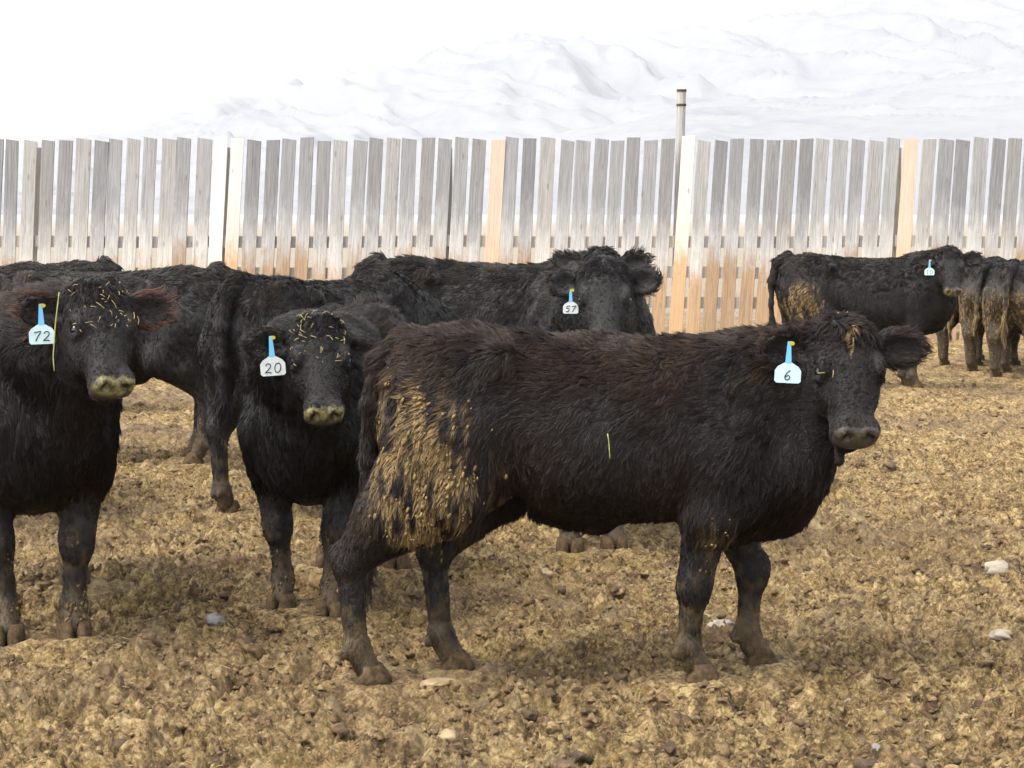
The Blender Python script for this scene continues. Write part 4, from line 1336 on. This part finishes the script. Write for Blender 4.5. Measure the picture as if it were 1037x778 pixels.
# far left backs
COWS.append(dict(label='black cow standing side-on by the fence, its back showing above the cow tagged 72', loc=(at_depth(20, 300, 16.5).x, 16.5), rz=rz_toward(-1, 0.1), scale=0.98, vox=0.02, seed=61,
    hairs=24000, hrad=0.0022, poll=(0.9, 0.1, 1.0), head=(10, 55, 0), detail=False))
COWS.append(dict(label='black cow at the far left edge behind the cow tagged 72', loc=(at_depth(-30, 300, 11.0).x, 11.0), rz=rz_toward(0.25, -1), scale=1.0, vox=0.018, seed=67,
    hairs=30000, hrad=0.0017, poll=(0.75, 0.16, 1.22), head=(10, 60, 0), detail=False))

import time
t0 = time.time()
MADE = []
for sp in COWS:
    MADE.append(make_cow(sp))

# soil pressed in and heaped round the hooves
def settle_ground():
    me = bpy.data.objects['ground'].data
    co = np.empty(len(me.vertices) * 3, np.float32); me.vertices.foreach_get('co', co); co = co.reshape(-1, 3)
    for sp in COWS:
        ft = dict(DEF_FEET); ft.update(sp.get('feet', {}))
        c, s_, k = math.cos(sp['rz']), math.sin(sp['rz']), sp.get('scale', 1.0)
        for key, (fx, fy) in ft.items():
            fx = (fx + 0.02) * k; fy = fy * k
            X, Y = sp['loc'][0] + fx * c - fy * s_, sp['loc'][1] + fx * s_ + fy * c
            near = np.nonzero((np.abs(co[:, 0] - X) < 0.3) & (np.abs(co[:, 1] - Y) < 0.3))[0]
            d = np.hypot(co[near, 0] - X, co[near, 1] - Y)
            w = sstep(0.26, 0.09, d)
            rim = 0.016 * np.exp(-((d - 0.105) / 0.035) ** 2)
            co[near, 2] = co[near, 2] * (1 - w * 0.8) + (-0.001) * w * 0.8 + rim
    me.vertices.foreach_set('co', co.ravel()); me.update()
settle_ground()

# ---------------------------------------------------------------- stones
def stone(px, py, wpx, mat, label, flat=0.5, seed=0):
    g = ground_at(px, py)
    s = (HORIZON - py) / -CAM_H
    r = wpx / s / 2
    V, F = ICO3
    V = V.copy()
    q = V * 1.4 + seed * 7.7
    V = V * (1 + (vnoise3(q, seed) - 0.5)[:, None] * 0.8 + (vnoise3(q * 2.7, seed + 1) - 0.5)[:, None] * 0.5)
    V = V * np.array([r, r * 0.8, r * flat])
    o = mesh_np('stone', V, F, mat)
    o.location = (g.x, g.y, float(ground_h(np.array([g.x]), np.array([g.y]))[0]) + r * flat * 0.45)
    o.rotation_euler = (0, 0, seed * 1.3)
    tag(o, label, 'stone', 'stones on the pen floor')
    return o
stone(1009, 578, 36, MAT_STONEW, 'large whitish stone near the right edge of the pen', 0.55, 1)
stone(1016, 639, 26, MAT_STONEW, 'white stone low at the right edge', 0.45, 2)
stone(729, 632, 27, MAT_STONEW, 'flat white stone between the steer\'s front legs', 0.30, 3)
stone(841, 653, 30, MAT_STONE, 'flat tan stone right of the steer\'s front hooves', 0.35, 4)
stone(859, 696, 18, MAT_STONEG, 'rounded grey stone right of the steer\'s front hooves, below the dark clods', 0.7, 5)
stone(446, 691, 44, MAT_STONE, 'wide flat tan stone below the steer\'s hind hooves', 0.25, 6)
stone(218, 636, 22, MAT_STONEG, 'greyish stone between the cow tagged 72 and the calf', 0.6, 7)
stone(973, 438, 14, MAT_STONEW, 'small pale stone on the far ground below the rear-view cattle', 0.5, 8)
stone(456, 748, 20, MAT_STONE, 'small tan stone at the bottom of the picture, left of centre', 0.6, 9)
stone(552, 581, 17, MAT_STONE, 'small rounded tan stone under the steer\'s belly', 0.7, 10)
stone(888, 748, 16, MAT_STONEG, 'small grey stone at the lower right', 0.6, 11)

# ---------------------------------------------------------------- hay stalks caught on the cattle
def stalk(name, pts, r, label, mat=MAT_HAY):
    vs, fs = tube([Vector(p) for p in smooth_line(pts, 3)], r, 6)
    o = mesh_py(name, vs, fs, mat, None, True)
    tag(o, label, 'hay stalk')
    return o
root6, H6, S6 = MADE[0]
lx, ly = COWS[0]['loc']
# green stem stuck to the steer's flank
fx = at_depth(612, 452, ly).x
yf = ly - 0.30 * S6 - 0.028
stalk('hay_stalk', [(fx - 0.004, yf - 0.012, at_depth(612, 439, yf).z), (fx, yf - 0.016, at_depth(612, 448, yf).z), (fx + 0.002, yf - 0.016, at_depth(612, 457, yf).z), (fx + 0.004, yf - 0.012, at_depth(612, 464, yf).z)],
      0.0018, 'short green hay stalk stuck to the side of the steer tagged 6')
# stem hanging at the ear of the cow tagged 72
r72, H72, S72 = MADE[2]
sp72 = COWS[2]
def local_world(sp, p):
    c, s_ = math.cos(sp['rz']), math.sin(sp['rz'])
    k = sp['scale']
    return Vector((sp['loc'][0] + (p[0] * c - p[1] * s_) * k, sp['loc'][1] + (p[0] * s_ + p[1] * c) * k, p[2] * k))
e = local_world(sp72, H72(0.06, -0.125, -0.02))
d72 = e.y - 0.05
pts = [at_depth(px, py, d72) for px, py in ((60, 296), (58, 312), (56, 330), (55, 346), (54, 362), (55, 376))]
stalk('hay_stalk', [tuple(p) for p in pts], 0.0021, 'long green hay stalk hanging from the ear of the cow tagged 72')

# ---------------------------------------------------------------- thin winter haze
def build_haze():
    x0,x1,y0,y1,z0,z1=-4000,4000,-60,6500,-6,520
    v=[(x,y,z) for z in (z0,z1) for y in (y0,y1) for x in (x0,x1)]
    f=[(0,2,3,1),(4,5,7,6),(0,1,5,4),(2,6,7,3),(0,4,6,2),(1,3,7,5)]
    m=bpy.data.materials.new('haze_air'); m.use_nodes=True
    N=m.node_tree.nodes; L=m.node_tree.links
    N.remove(N['Principled BSDF'])
    pv=N.new('ShaderNodeVolumePrincipled'); pv.inputs['Color'].default_value=(0.93,0.95,1,1); pv.inputs['Density'].default_value=1.1e-4
    pv.inputs['Anisotropy'].default_value=0.2
    L.new(pv.outputs[0],N['Material Output'].inputs['Volume'])
    tag(mesh_py('haze',v,f,m),'thin pale winter haze over the pen and the hills','haze',kind='stuff')
build_haze()
